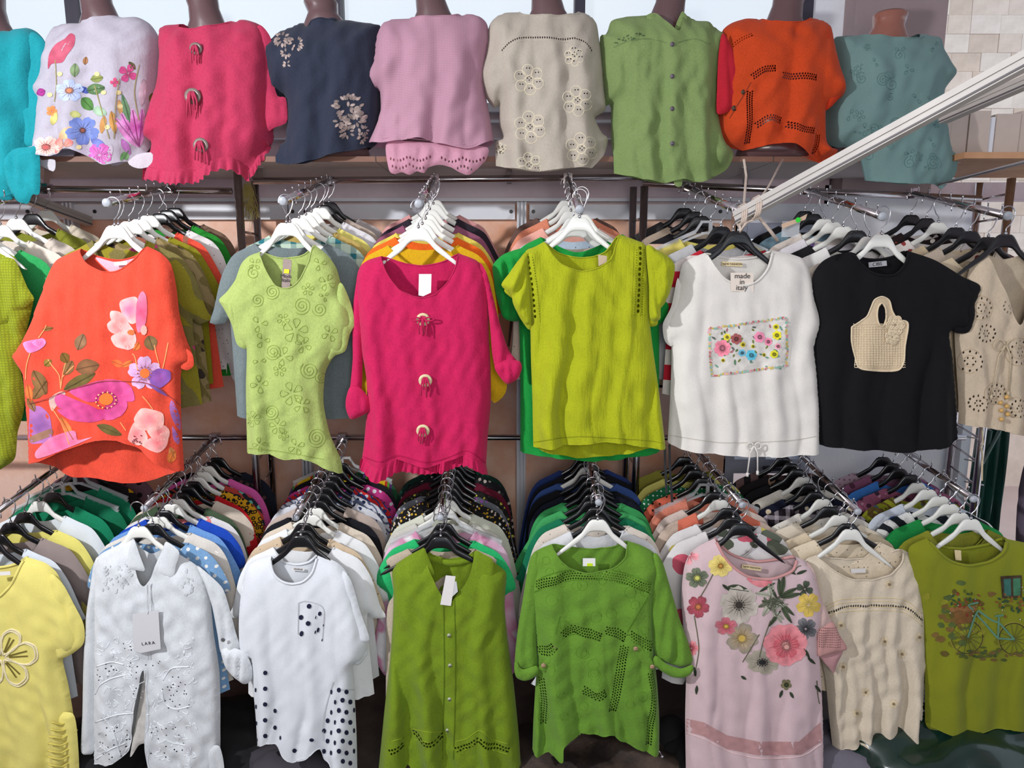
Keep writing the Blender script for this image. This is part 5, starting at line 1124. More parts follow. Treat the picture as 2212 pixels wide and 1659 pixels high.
hs = [(x, y, 3.3, 4.2) for x, y in chain([(1384, 536), (1381, 600), (1378, 672)], 11.5)] + [(x, y, 2.7, 3.8) for x, y in chain([(1140, 556), (1150, 620), (1156, 684)], 12)]
for dx in (-8, 9): hs += [(x + dx, y, 1.0, 1.2) for x, y in chain([(1384, 540), (1381, 600), (1378, 680)], 5.5)] + [(x + dx, y, 1.0, 1.2) for x, y in chain([(1141, 556), (1151, 620), (1157, 684)], 6)]
g = Garment('blouse', 'lime gauze blouse with ruffled sleeves and lace shoulder strips', 'blouse', YG - .03, LI, [(1175, 522), (1155, 533), (1136, 542), (1130, 570), (1138, 640), (1145, 700), (1147, 780), (1150, 860), (1151, 920), (1152, 965)], [(1185, 962), (1250, 953), (1330, 950), (1400, 962)],
            [(1438, 968), (1430, 900), (1420, 820), (1410, 750), (1403, 690), (1400, 640), (1400, 580), (1396, 532), (1372, 518), (1336, 506)], [(1322, 546), (1300, 573), (1266, 585), (1238, 582), (1210, 570), (1190, 546)], NB=[(1308, 545), (1260, 557), (1212, 548)],
            HB=[(1165, 972), (1190, 985), (1250, 993), (1340, 988), (1400, 974)], seed=141, T=.036, A=.014, lam=.115, wr=.0018, holes=hs, band=LI, h=.0075)
for pts, sd in (([(1138, 545), (1142, 600), (1148, 690), (1136, 700), (1118, 676), (1108, 655), (1104, 636), (1083, 616), (1100, 590), (1120, 562)], 3), ([(1396, 532), (1420, 540), (1446, 556), (1458, 574), (1454, 606), (1444, 640), (1428, 662), (1426, 690), (1404, 688), (1402, 620)], 4)):
    g.panel('ruffle_sleeve', pts, -.022, .026, .03, seed=sd, A=.010, lam=.05, lean=.3 if sd == 3 else -.3)
    g.panel('ruffle_sleeve', [(x + (6 if sd == 3 else -6), y + 12) for x, y in pts], .002, .02, .03, seed=sd + 4, A=.010, lam=.05)
d = g.deco()
for dx in (-14, -5, 5, 14): d.cord([(1384 + dx, 532), (1381 + dx, 600), (1378 + dx, 684)], .0009, (140, 148, 16), 8)
for dx in (-10, 10): d.cord([(1141 + dx, 552), (1151 + dx, 620), (1157 + dx, 696)], .0009, (140, 148, 16), 8)
d.line([(1154, 955), (1250, 943), (1400, 952), (1434, 958)], 1.5, (130, 138, 14), 1); d.obj('lace_edging', print_mat('gauze'), g.root)
g.card([(1292, 550), (1311, 553), (1311, 566), (1293, 575)], 'paper_tag', plain('beige_card', (196, 176, 150), .7, 0, .05), -.02)
fronthanger(1252, 470, 'front white hanger of the lime ruffled blouse', 'white')
# white tee with embroidered picture
WT = cloth((226, 222, 216), 'knit')
g = Garment('tshirt', 'white drawstring tee with a framed flower picture', 't-shirt', YG + .012, WT, [(1523, 546), (1495, 557), (1474, 572), (1464, 615), (1452, 660), (1434, 700), (1436, 735), (1450, 748), (1448, 850), (1442, 955)], [(1480, 968), (1560, 977), (1640, 981), (1710, 979)],
            [(1769, 975), (1769, 880), (1764, 800), (1758, 748), (1768, 716), (1771, 694), (1760, 652), (1752, 600), (1738, 562), (1705, 548), (1667, 541)], [(1652, 580), (1630, 606), (1600, 616), (1562, 604), (1538, 576)], NB=[(1640, 555), (1600, 560), (1560, 556)], seed=151, T=.034, A=.009, lam=.12, wr=.0006, band=WT, bandr=.004)
g.panel('sleeve', [(1742, 600), (1760, 652), (1771, 694), (1766, 718), (1757, 750), (1748, 740), (1742, 680)], -.010, .010, .02, seed=3, A=.003)
g.panel('sleeve', [(1464, 600), (1474, 640), (1470, 720), (1452, 748), (1436, 736), (1432, 700), (1450, 662)], -.010, .010, .02, seed=4, A=.003)
d = g.deco(); rs = random.Random(2); fr = [(1531, 710), (1698, 686), (1699, 790), (1536, 812)]
d.poly(fr, (214, 210, 204), 0, 8, False)
PC = [(214, 150, 150), (226, 200, 120), (150, 180, 160), (230, 170, 180), (200, 180, 90), (140, 190, 180), (190, 110, 110)]
for (a, b) in zip(fr, fr[1:] + fr[:1]):
    n = int(math.hypot(b[0] - a[0], b[1] - a[1]) / 4.2)
    for k in range(n):
        t = k / n; d.dot(a[0] + (b[0] - a[0]) * t + rs.uniform(-1.5, 1.5), a[1] + (b[1] - a[1]) * t + rs.uniform(-1.5, 1.5), 3.2, 2.2, rs.choice(PC), 3, 6, rs.random() * 3)
for x, y, r, c in ((1560, 752, 18, (226, 130, 150)), (1590, 732, 12, (150, 80, 80)), (1602, 762, 8, (110, 180, 205)), (1622, 767, 12, (90, 180, 205)), (1640, 728, 12, (232, 140, 170)), (1659, 738, 9, (226, 130, 160)), (1678, 724, 10, (214, 206, 40)), (1672, 765, 9, (206, 200, 40)), (1680, 748, 7, (232, 150, 170)), (1570, 728, 8, (220, 206, 60)), (1604, 744, 6, (214, 196, 50)), (1562, 778, 5, (214, 196, 50)), (1650, 766, 5, (206, 190, 50)), (1676, 706, 7, (214, 206, 40)), (1626, 748, 5, (214, 206, 70))):
    d.flower(x, y, r, c, tuple(min(255, int(v * 1.12)) for v in c), 6, x, 1, tuple(int(v * .8) for v in c), .22, 3)
    swirl(d, x, y, r * .7, 1.6, x, tuple(int(v * .86) for v in c), .0016)
for k in range(46):
    x, y = rs.uniform(1545, 1690), rs.uniform(702, 800); d.leaf(x, y, rs.uniform(7, 13), 4.5, rs.uniform(0, 360), rs.choice(((90, 130, 70), (120, 170, 150), (196, 120, 130), (130, 140, 60), (110, 116, 110))), None, 2, False)
d.obj('flower_embroidery', print_mat('crepe', .6), g.root, 'embroidered flower picture with bead frame')
g.deco(); d = g.deco(); d.line([(1446, 940), (1560, 956), (1700, 952), (1766, 942)], 1.6, (190, 184, 174), 1, 6); d.obj('drawstring_channel', print_mat('knit'), g.root)
def bow(g, x, y, r, mat, drop, name='drawstring_bow', rad=.0025):
    c = g.surf(x, y, .004) or P(x, y, g.Y - g.T); u = c.y / F; m = MB()
    for s_ in (-1, 1):
        m.tube([c + Vector((s_ * r * u * (.55 + .45 * math.cos(a)) if abs(a) < 3.2 else 0, -.004, r * u * (.45 * math.sin(a)))) for a in np.linspace(3.1, -3.1, 13)], rad, 6)
        q = c + Vector((s_ * r * .5 * u, -.006, -r * .9 * u)); e = c + Vector((s_ * r * .7 * u, -.004, -drop * (1 if s_ < 0 else .93) * u))
        m.tube([c + Vector((0, -.006, 0)), q, e], rad, 6); m.tube([e, e + Vector((0, 0, -.012))], rad * 1.7, 6)
    m.obj(name, mat, g.root, None, True)
bow(g, 1626, 962, 16, WT, 62)
Yt = g.card([(1578, 589), (1627, 589), (1628, 631), (1579, 629)], 'paper_tag', plain('ivory_card', (226, 214, 202), .7, 0, .01), .001)
g.text('made\nin\nitaly', 1603, 609, 11.5, INK, Yt - .0006, 0)
Yt = g.card([(1559, 565), (1604, 567), (1604, 576), (1559, 574)], 'neck_label', plain('cream_label', (226, 206, 160), .7, 0, .01), -.042)
g.text('NEW FASHION', 1582, 570.5, 4.6, INK, Yt - .0004, 1)
fronthanger(1595, 499, 'black hanger of the white flower picture tee', 'black')
# black tee with crochet bag
BK = cloth((13, 13, 17), 'knit')
g = Garment('tshirt', 'black tee with a beige crochet handbag motif', 't-shirt', YG + .004, BK, [(1838, 544), (1805, 550), (1775, 566), (1755, 596), (1757, 640), (1768, 690), (1758, 745), (1762, 850), (1770, 960)], [(1850, 965), (1950, 970), (2020, 961)],
            [(2068, 942), (2063, 850), (2056, 770), (2050, 716), (2092, 717), (2100, 690), (2105, 655), (2118, 618), (2080, 598), (2020, 562), (1959, 541)], [(1945, 572), (1920, 594), (1880, 592), (1852, 570)], NB=[(1930, 556), (1895, 561), (1865, 557)], seed=161, T=.035, A=.008, lam=.14, wr=.0006, band=BK, bandr=.004)
g.panel('ruffle_sleeve', [(2040, 590), (2080, 600), (2118, 618), (2106, 655), (2106, 682), (2092, 718), (2056, 714), (2046, 660)], -.012, .016, .02, seed=5, A=.008, lam=.05)
d = g.deco(); BE1, BE2 = (206, 186, 156), (226, 208, 178)
bag = [(1838, 706), (1854, 696), (1872, 684), (1881, 664), (1888, 648), (1903, 641), (1919, 649), (1926, 672), (1938, 690), (1960, 698), (1954, 750), (1952, 778), (1944, 796), (1930, 801), (1880, 800), (1856, 794), (1846, 770), (1838, 735)]
V_, T_ = cdt(chain(bag, 4, True)[:-1], 5, [(1903, 680, 8.5, 24)], force=True)
d.put(V_, T_, [lin(BE1)], .0035)
for yy in np.arange(700, 797, 5.2): d.cord([(x, yy + 1.2 * math.sin(x * .9)) for x in np.arange(1842 if yy < 740 else 1847, 1956, 3.0) if not (yy < 708 and 1890 < x < 1912)], .0014, BE2, 3, .004, 4)
for xx in np.arange(1846, 1954, 6.0): d.cord([(xx, 704 if abs(xx - 1901) > 10 else 712), (xx, 794)], .0012, BE2, 6, .004, 4)
d.cord(bag + bag[:1], .0026, BE2, 4, .004); d.cord([(1903 + 9.5 * math.cos(a), 680 + 25.5 * math.sin(a)) for a in np.linspace(0, 6.28, 20)], .0024, BE2, 4, .004)
for fx, fy, fr_ in ((1931, 702, 20), (1924, 728, 15)):
    for k in range(6):
        a = k * 1.047 + fx; cx, cy = fx + fr_ * .62 * math.cos(a), fy + fr_ * .62 * math.sin(a)
        for q in (1, .6): d.cord([(cx + fr_ * .42 * q * math.cos(t), cy + fr_ * .42 * q * math.sin(t)) for t in np.linspace(0, 6.28, 10)], .0022, BE2, 4, .007)
        d.put([(cx, cy)] + [(cx + fr_ * .42 * math.cos(t), cy + fr_ * .42 * math.sin(t)) for t in np.linspace(0, 6.28, 9)[:-1]], [(0, k2 + 1, (k2 + 1) % 8 + 1) for k2 in range(8)], [lin(BE2)], .006)
d.obj('crochet_bag_motif', print_mat('crepe', .8), g.root, 'beige crochet handbag with two flowers')
Yt = g.card([(1876, 567), (1915, 563), (1916, 574), (1877, 578)], 'neck_label', plain('silver_label', (176, 176, 182), .6, 0, .02), -.042)
g.text('CIBS', 1895, 570.5, 7.5, INK, Yt - .0004, -5)
fronthanger(1904, 506, 'white hanger of the black crochet bag tee', 'white')
# cream crochet jacket
CJ = cloth((206, 188, 164), 'linen')
hs = []
for x, y, r in ((2118, 665, 26), (2095, 780, 26), (2128, 720, 22), (2150, 850, 24), (2200, 760, 30), (2110, 870, 20), (2195, 880, 22), (2180, 660, 20)):
    for k in range(12): a = k * .5236; hs.append((x + r * .8 * math.cos(a), y + r * .8 * math.sin(a), 1.7, 3.0))
    for k in range(6): a = k * 1.047; hs.append((x + r * .3 * math.cos(a), y + r * .3 * math.sin(a), 1.4, 2.4))
g = Garment('jacket', 'cream cutwork jacket with beaded tie cords, right edge', 'jacket', YG + .02, CJ, [(2126, 548), (2100, 566), (2084, 620), (2070, 680), (2062, 720), (2066, 800), (2070, 860), (2070, 914)], [(2130, 920), (2190, 935), (2260, 946)], [(2332, 942), (2340, 800), (2345, 650), (2320, 590), (2270, 552), (2228, 545)], [(2215, 620), (2185, 700), (2160, 640)], seed=171, T=.035, A=.011, lam=.10, holes=hs, wr=.0012)
bow(g, 2170, 745, 26, cloth((206, 190, 160), 'crepe'), 110, 'tie_cords', .002)
for k in range(7):
    c = g.surf(2160 + (k % 2) * 9, 850 + k * 9, .012)
    if c: MB().rings([(c.x, c.y, c.z + .007 * math.cos(a), max(.0005, .007 * math.sin(a)), max(.0005, .007 * math.sin(a))) for a in np.linspace(.1, 3.04, 7)], 10).obj('wooden_bead', plain('wooden_bead', (206, 164, 96), .5), g.root, None, True)
d = g.deco()
for x, y, r in ((2118, 665, 26), (2095, 780, 26), (2150, 850, 24), (2200, 760, 30), (2195, 880, 22)):
    d.cord([(x + r * math.cos(t), y + r * math.sin(t)) for t in np.linspace(0, 6.28, 14)], .0012, (186, 164, 136), 6); d.cord([(x + r * .5 * math.cos(t), y + r * .5 * math.sin(t)) for t in np.linspace(0, 6.28, 12)], .0012, (186, 164, 136), 6)
d.obj('cutwork_edging', print_mat(), g.root)
fronthanger(2172, 506, 'black hanger of the cream cutwork jacket', 'black')

# ---------------------------------------------------------------- front garments, lower rail
# pale yellow tee
YT = cloth((228, 216, 122), 'knit')
g = Garment('tshirt', 'pale yellow tee with a corded flower, lower left corner', 't-shirt', YG, YT, [(-102, 1205), (-140, 1218), (-165, 1240), (-180, 1300), (-215, 1390), (-170, 1420), (-172, 1560), (-170, 1700)], [(-80, 1710), (40, 1712), (110, 1706)],
            [(168, 1695), (166, 1600), (158, 1540), (148, 1480), (136, 1425), (150, 1412), (178, 1394), (180, 1350), (158, 1302), (136, 1262), (122, 1236), (98, 1216), (58, 1203)], [(44, 1245), (15, 1278), (-22, 1290), (-60, 1278), (-90, 1245)], NB=[(30, 1222), (-20, 1232), (-70, 1222)], seed=181, T=.036, A=.010, lam=.11, wr=.0006, band=YT, bandr=.005)
g.panel('sleeve', [(110, 1240), (136, 1262), (158, 1302), (181, 1350), (178, 1394), (128, 1422), (108, 1352), (104, 1290)], -.016, .014, .02, seed=3, A=.004)
d = g.deco(); CW = (226, 214, 176)
for k, (a, L) in enumerate(((-62, 62), (-8, 74), (50, 70), (115, 60), (180, 60), (240, 60))):
    a = math.radians(a); cx, cy = 5, 1420
    for q in (1, .93): d.cord([(cx + L * q * (u * math.cos(a) - v * math.sin(a)), cy + L * q * (u * math.sin(a) + v * math.cos(a))) for u, v in ((.1, 0), (.4, -.24), (.75, -.34), (1, -.2), (1.05, 0), (1, .2), (.75, .32), (.4, .22), (.1, 0))], .0030, CW, 4, .001, 6)
    for s_ in (-.12, .08): d.line([(cx + L * .2 * math.cos(a + s_), cy + L * .2 * math.sin(a + s_)), (cx + L * .75 * math.cos(a + s_), cy + L * .75 * math.sin(a + s_))], 3, (110, 96, 40), 2)
d.obj('corded_flower', print_mat('crepe'), g.root, 'cream cord flower with bead stamens')
g.panel('ruched_side', [(118, 1545), (158, 1542), (168, 1600), (168, 1690), (124, 1700), (112, 1640), (106, 1590)], -.022, .016, .02, seed=9, A=.002, lam=.2)
d = g.deco()
for k in range(9): d.cord([(112, 1556 + k * 15), (130, 1562 + k * 15), (146, 1554 + k * 15), (162, 1560 + k * 15)], .0035, (206, 192, 96), 4, .012, 6)
d.obj('gathers', print_mat('knit'), g.root)
g.card([(-12, 1236), (22, 1234), (23, 1242), (-11, 1244)], 'neck_label', LBL, -.02)
fronthanger(-22, 1163, 'black hanger of the pale yellow tee', 'black', 2.21)
# white lace shirt
WS = cloth((216, 220, 224), 'linen')
rs = random.Random(12); hs = []
for k in range(420):
    x = rs.uniform(210, 460); y = rs.uniform(1385, 1650)
    c_ = min(((x - cx) / rx) ** 2 + ((y - cy) / ry) ** 2 for cx, cy, rx, ry in ((275, 1390, 22, 14), (228, 1450, 30, 20), (250, 1600, 40, 36), (300, 1440, 20, 20), (380, 1495, 30, 40), (345, 1430, 16, 16), (360, 1600, 44, 36), (400, 1500, 18, 34), (300, 1520, 12, 40)))
    if c_ < 1 and all((x - a[0]) ** 2 + (y - a[1]) ** 2 > 34 for a in hs): hs.append((x, y, 1.7, 1.5))
g = Garment('shirt', 'white collared shirt with lace lower front and hanging card', 'shirt', YG, WS, [(287, 1165), (250, 1180), (212, 1202), (206, 1240), (205, 1320), (205, 1420), (204, 1530), (204, 1644)], [(240, 1638), (274, 1620), (288, 1606), (300, 1540), (322, 1432), (327, 1520), (327, 1590), (336, 1645), (370, 1664)],
            [(412, 1672), (470, 1662), (476, 1560), (474, 1450), (462, 1370), (455, 1300), (445, 1250), (425, 1222), (385, 1195), (360, 1172)], [(348, 1208), (336, 1240), (322, 1256), (308, 1240), (298, 1205)], NB=[(345, 1190), (322, 1200), (300, 1190)], HB=[(240, 1600), (300, 1612), (350, 1604), (420, 1640)], seed=191, T=.036, A=.008, lam=.14, holes=hs, h=.008)
g.panel('sleeve', [(212, 1202), (222, 1230), (206, 1320), (204, 1440), (203, 1560), (203, 1622), (190, 1630), (175, 1622), (178, 1540), (180, 1440), (186, 1330), (196, 1260), (202, 1220)], -.006, .014, .025, seed=4, A=.004, lam=.04)
g.panel('sleeve', [(425, 1222), (450, 1240), (482, 1273), (500, 1330), (508, 1362), (518, 1398), (505, 1418), (478, 1412), (470, 1372), (458, 1310), (442, 1262)], -.014, .018, .03, seed=5, A=.004, lam=.05)
g.panel('rolled_cuff', [(478, 1404), (505, 1400), (530, 1410), (544, 1440), (544, 1466), (530, 1478), (506, 1464), (486, 1440)], -.026, .02, .025, seed=6, A=.006, lam=.03)
g.panel('lower_cuff', [(410, 1650), (440, 1622), (474, 1612), (482, 1680), (420, 1690)], -.022, .008, .02, seed=7, A=.002)
g.panel('inner_placket', [(318, 1420), (328, 1440), (328, 1560), (322, 1600), (300, 1610), (281, 1636), (290, 1580), (300, 1520)], -.022, .006, .02, mat=cloth((206, 202, 196), 'linen'), seed=9)
g.panel('collar', [(287, 1163), (277, 1196), (276, 1227), (296, 1232), (313, 1232), (302, 1200), (294, 1176)], -.032, .006, .015, seed=2, A=.001)
g.panel('collar', [(359, 1170), (387, 1192), (380, 1222), (372, 1250), (338, 1235), (346, 1214), (352, 1190)], -.032, .006, .015, seed=3, A=.001)
d = g.deco(); WE = (226, 230, 234)
for k in range(46): x, y = rs.uniform(222, 288), rs.gauss(1246, 14); d.leaf(x, y, 9, 5, rs.uniform(0, 360), WE, None, 2, False)
for k in range(14): x, y = rs.uniform(390, 418), rs.uniform(1225, 1290); d.leaf(x, y, 9, 5, rs.uniform(0, 360), WE, None, 2, False)
for k in range(150):
    x, y = rs.uniform(208, 420), rs.uniform(1375, 1655)
    if y > 1650 - abs(x - 300) * 1.2 + 400 or abs(x - 312) < 14: continue
    d.cord([(x, y), (x + rs.uniform(-9, 9), y + rs.uniform(2, 8)), (x + rs.uniform(-10, 10), y + rs.uniform(6, 14)), (x + rs.uniform(-12, 12), y + rs.uniform(-4, 14))], .0014, WE, 5)
for p in ([(206, 1500), (216, 1480), (240, 1466), (272, 1458)], [(206, 1560), (250, 1545), (300, 1540), (322, 1545)], [(350, 1490), (356, 1520), (380, 1532), (412, 1525)], [(352, 1470), (370, 1444), (410, 1440)], [(226, 1552), (244, 1580), (262, 1640)], [(340, 1560), (362, 1600), (400, 1610)], [(208, 1640), (240, 1618), (272, 1605)], [(208, 1440), (240, 1430), (268, 1436)]): d.cord(p, .0024, WE, 5)
for p in ([(318, 1262), (320, 1320), (320, 1425)], [(326, 1262), (328, 1320), (326, 1425)]): d.line(p, 1.4, (186, 190, 196), 1)
d.obj('lace_embroidery', print_mat('crepe'), g.root)
Yt = g.card([(286, 1327), (342, 1318), (347, 1402), (303, 1411), (289, 1406)], 'hang_card', plain('grey_white_card', (206, 206, 210), .6, 0, .01), .006)
g.card([(318, 1358), (336, 1353), (338, 1357), (336, 1361), (320, 1365), (318, 1362)], 'price_sticker', plain('green_sticker', (40, 214, 50), .6), .0075)
g.text('LARA', 320, 1390, 8, INK, Yt - .0006, -7, spacing=1.35)
c = P(322, 1315, Yt); MB().tube([P(322, 1258, Yt + .006), P(320, 1290, Yt + .003), c, P(318, 1326, Yt - .002)], .0012, 5).obj('card_string', plain('clear_string', (226, 226, 230), .3), g.root)
SNAP = plain('steel_snap', (150, 152, 156), .3, .8)
c = P(482, 1382, YG - .045); MB().disc(c, .007, (0, -1, 0), .002).obj('cuff_button', SNAP, g.root)
fronthanger(300, 1137, 'white hanger of the white lace shirt', 'white', 2.21)
# white polka tee
WP = cloth((222, 226, 232), 'knit')
g = Garment('tshirt', 'white tee with black dotted pocket and side panels', 't-shirt', YG - .006, WP, [(586, 1202), (556, 1210), (534, 1226), (523, 1266), (518, 1330), (520, 1408), (542, 1420), (546, 1480), (552, 1545), (556, 1606)], [(580, 1592), (604, 1594), (618, 1620), (642, 1630), (668, 1620), (694, 1602), (706, 1632), (738, 1650)],
            [(772, 1668), (770, 1580), (766, 1500), (762, 1440), (786, 1420), (796, 1384), (782, 1330), (768, 1285), (756, 1246), (730, 1216), (688, 1198)], [(680, 1228), (662, 1246), (638, 1252), (614, 1245), (596, 1228)], NB=[(665, 1218), (638, 1224), (608, 1218)], seed=201, T=.038, A=.012, lam=.13, wr=.0006, band=WP, bandr=.0045)
g.panel('sleeve', [(740, 1232), (760, 1258), (778, 1320), (798, 1382), (770, 1390), (748, 1394), (744, 1330), (742, 1280)], -.016, .014, .025, seed=3, A=.003)
g.panel('sleeve', [(745, 1424), (768, 1396), (790, 1386), (793, 1412), (780, 1432), (772, 1437)], .0, .014, .02, seed=4, A=.003)
g.panel('sleeve', [(524, 1262), (540, 1290), (552, 1360), (548, 1418), (520, 1410), (516, 1340)], -.010, .012, .02, seed=5, A=.003)
d = g.deco(); NVY = (30, 32, 56)
for x, y, a, b in ((668, 1309, 5, 5.4), (691, 1325, 3.8, 5), (651, 1333, 5, 5.6), (666, 1346, 5, 5.4), (652, 1368, 4.4, 6), (687, 1360, 2.8, 5.6), (681, 1365, 1.6, 4), (696, 1382, 1.2, 3), (682, 1333, 1.2, 4), (699, 1350, 1.2, 3)): d.dot(x, y, a, b, NVY, 3, 12, .3)
for k in range(5): d.dot(573, 1453 + k * 34, 4.6, 5, NVY, 2); d.dot(553 + k * .8, 1490 + k * 36, 1.8, 5, NVY, 2)
d.dot(594, 1535, 4, 5, NVY, 2); d.dot(594, 1571, 4, 5, NVY, 2); d.dot(636, 1621, 5, 5, NVY, 2); d.dot(673, 1598, 5, 4, NVY, 2); d.dot(606, 1593, 2, 5, NVY, 2)
pan = np.array([(722, 1474), (756, 1490), (768, 1500), (770, 1666), (735, 1650), (700, 1630), (694, 1590), (700, 1545)])
for r_ in range(8):
    for c_ in range(5):
        x = 700 + c_ * 16 + (r_ % 2) * 8; y = 1490 + r_ * 22 + (c_ % 2) * 4
        if inside(np.array([[x, y]]), pan)[0]: d.dot(x, y, 4.6 - (c_ % 3 == 1) * 2.2, 5.4, NVY, 2, 10)
for p in ([(645, 1302), (660, 1298), (690, 1306), (700, 1322), (696, 1384)], [(645, 1302), (644, 1370)], [(720, 1472), (700, 1545), (698, 1600)], [(736, 1489), (764, 1490)]): d.line(p, 2, (190, 192, 198), 2)
d.obj('dot_print', print_mat('knit'), g.root)
Yt = g.card([(630, 1226), (658, 1228), (657, 1234), (629, 1232)], 'neck_label', LBL, -.045)
g.text('VIVINA', 644, 1230, 5, INK, Yt - .0004, 4)
fronthanger(650, 1157, 'black hanger of the white dotted pocket tee', 'black', 2.205)
# olive sleeveless shirt
OS = cloth((118, 144, 26), 'linen')
hs = []
for pts in ([(845, 1612), (870, 1606)], [(892, 1585), (930, 1592), (955, 1590)], [(985, 1612), (1010, 1606), (1036, 1590), (1060, 1606), (1098, 1618)]): hs += band_holes(pts, 2, 6.5, 7, 2.2, 2.2)
g = Garment('sleeveless_shirt', 'olive linen sleeveless shirt with collar and lace hem band', 'shirt', YG + .012, OS, [(915, 1183), (880, 1202), (848, 1228), (850, 1280), (848, 1350), (842, 1430), (832, 1520), (824, 1600), (818, 1660)], [(850, 1655), (885, 1636), (900, 1655), (950, 1662), (1000, 1650), (1050, 1640), (1090, 1652)],
            [(1126, 1664), (1120, 1580), (1110, 1480), (1098, 1390), (1090, 1310), (1094, 1250), (1090, 1232), (1060, 1210), (1026, 1190)], [(1016, 1230), (996, 1262), (972, 1288), (952, 1262), (932, 1222)], NB=[(1010, 1202), (970, 1212), (935, 1202)], seed=211, T=.05, A=.022, lam=.15, holes=hs, h=.0078)
g.panel('collar', [(915, 1183), (898, 1205), (882, 1234), (884, 1255), (914, 1250), (938, 1241), (930, 1215), (922, 1196)], -.036, .007, .015, seed=2, A=.001)
g.panel('collar', [(1026, 1190), (1046, 1198), (1065, 1212), (1063, 1262), (1042, 1260), (1026, 1250), (1022, 1225)], -.036, .007, .015, seed=3, A=.001)
g.panel('collar_stand', [(922, 1196), (945, 1206), (975, 1210), (1006, 1206), (1022, 1196), (1020, 1212), (975, 1222), (930, 1214)], .008, .006, .01, seed=4, A=.001)
d = g.deco()
for x in (958, 982): d.line([(x, 1290), (x + 2, 1450), (x - 2, 1640)], 1.8, (84, 106, 16), 1)
for pts in ([(845, 1602), (872, 1594)], [(890, 1575), (930, 1582), (957, 1580)], [(983, 1602), (1008, 1596), (1036, 1578), (1062, 1596), (1100, 1608)], [(985, 1622), (1010, 1618), (1036, 1601), (1060, 1618), (1098, 1630)], [(892, 1597), (930, 1604), (955, 1601)]): d.cord(pts, .0016, (140, 162, 40), 5)
d.obj('placket_stitching', print_mat(), g.root)
PB = plain('pearl_button', (176, 180, 160), .3, 0, .1, 60)
for x, y in ((970, 1372), (972, 1437), (971, 1510), (967, 1577)): g.button(x, y, .0065, PB)
g.card([(963, 1243), (984, 1245), (974, 1309), (951, 1306)], 'paper_tag', LBL, .004)
g.card([(970, 1258), (986, 1256), (989, 1278), (976, 1290), (958, 1276)], 'sticker', plain('grey_sticker', (206, 206, 210), .5), .0055)
fronthanger(952, 1159, 'black hanger of the olive sleeveless shirt', 'black', 2.222, .205)
# leaf green blouse
LG = cloth((104, 148, 48), 'crepe')
hs = band_holes([(1158, 1267), (1190, 1252), (1240, 1241), (1300, 1240), (1350, 1250), (1402, 1270)], 4, 5.8, 5.0, 1.85, 1.85) + band_holes([(1216, 1368), (1238, 1356), (1262, 1362), (1296, 1372)], 4, 5.8, 5.0, 1.85, 1.85) \
   + band_holes([(1308, 1356), (1330, 1362), (1350, 1376)], 4, 5.8, 5.0, 1.85, 1.85) + band_holes([(1360, 1368), (1385, 1384), (1410, 1398)], 4, 5.8, 5.0, 1.85, 1.85) + band_holes([(1348, 1392), (1340, 1440), (1330, 1500), (1322, 1530)], 4, 5.8, 5.0, 1.7, 1.9) \
   + band_holes([(1165, 1412), (1185, 1402), (1196, 1388)], 4, 5.6, 5.0, 1.7, 1.8) + band_holes([(1170, 1470), (1176, 1520), (1174, 1570)], 3, 5.8, 5.0, 1.7, 1.9) + band_holes([(1404, 1450), (1412, 1500), (1405, 1560), (1400, 1605)], 3, 5.8, 5.0, 1.7, 1.9) + band_holes([(1260, 1488), (1285, 1496), (1306, 1490)], 4, 5.8, 5.0, 1.8, 1.8)
g = Garment('blouse', 'leaf green blouse with eyelet bands, buttoned tabs and rolled sleeves', 'blouse', YG - .035, LG, [(1192, 1175), (1165, 1186), (1148, 1202), (1146, 1260), (1152, 1340), (1160, 1420), (1156, 1490), (1152, 1560), (1150, 1618)], [(1166, 1624), (1188, 1610), (1212, 1614), (1216, 1582), (1250, 1570), (1256, 1564), (1290, 1570), (1312, 1560), (1340, 1582), (1380, 1600)],
            [(1424, 1620), (1424, 1550), (1420, 1480), (1414, 1420), (1410, 1350), (1412, 1280), (1424, 1225), (1412, 1194), (1385, 1178), (1355, 1168)], [(1345, 1196), (1320, 1215), (1278, 1225), (1240, 1221), (1210, 1202)], NB=[(1330, 1184), (1275, 1190), (1220, 1184)],
            HB=[(1200, 1580), (1260, 1588), (1290, 1586), (1350, 1580)], seed=221, T=.048, A=.018, lam=.14, wr=.0014, holes=hs, h=.0075, band=LG)
g.panel('sleeve', [(1160, 1192), (1172, 1230), (1162, 1300), (1158, 1380), (1160, 1440), (1140, 1450), (1114, 1440), (1113, 1410), (1120, 1350), (1130, 1290), (1138, 1240), (1146, 1204)], -.012, .022, .03, seed=4, A=.004, lam=.06)
g.panel('rolled_cuff', [(1113, 1426), (1128, 1446), (1158, 1438), (1164, 1452), (1150, 1466), (1132, 1471), (1116, 1464), (1111, 1448)], -.036, .012, .015, seed=5, A=.003)
g.panel('sleeve', [(1412, 1196), (1430, 1212), (1446, 1262), (1468, 1336), (1488, 1392), (1496, 1430), (1470, 1440), (1430, 1428), (1414, 1412), (1406, 1340), (1402, 1270)], -.014, .024, .03, seed=6, A=.005, lam=.06)
g.panel('rolled_cuff', [(1416, 1416), (1440, 1434), (1470, 1444), (1496, 1436), (1496, 1452), (1478, 1464), (1450, 1462), (1420, 1444), (1410, 1432)], -.040, .012, .015, seed=7, A=.003)
g.panel('buttoned_tab', [(1206, 1378), (1214, 1392), (1196, 1430), (1176, 1452), (1166, 1440), (1190, 1410)], -.046, .004, .01, seed=8, A=.001)
g.panel('buttoned_tab', [(1352, 1376), (1362, 1374), (1400, 1416), (1412, 1436), (1400, 1444), (1370, 1412), (1350, 1392)], -.046, .004, .01, seed=8, A=.001)
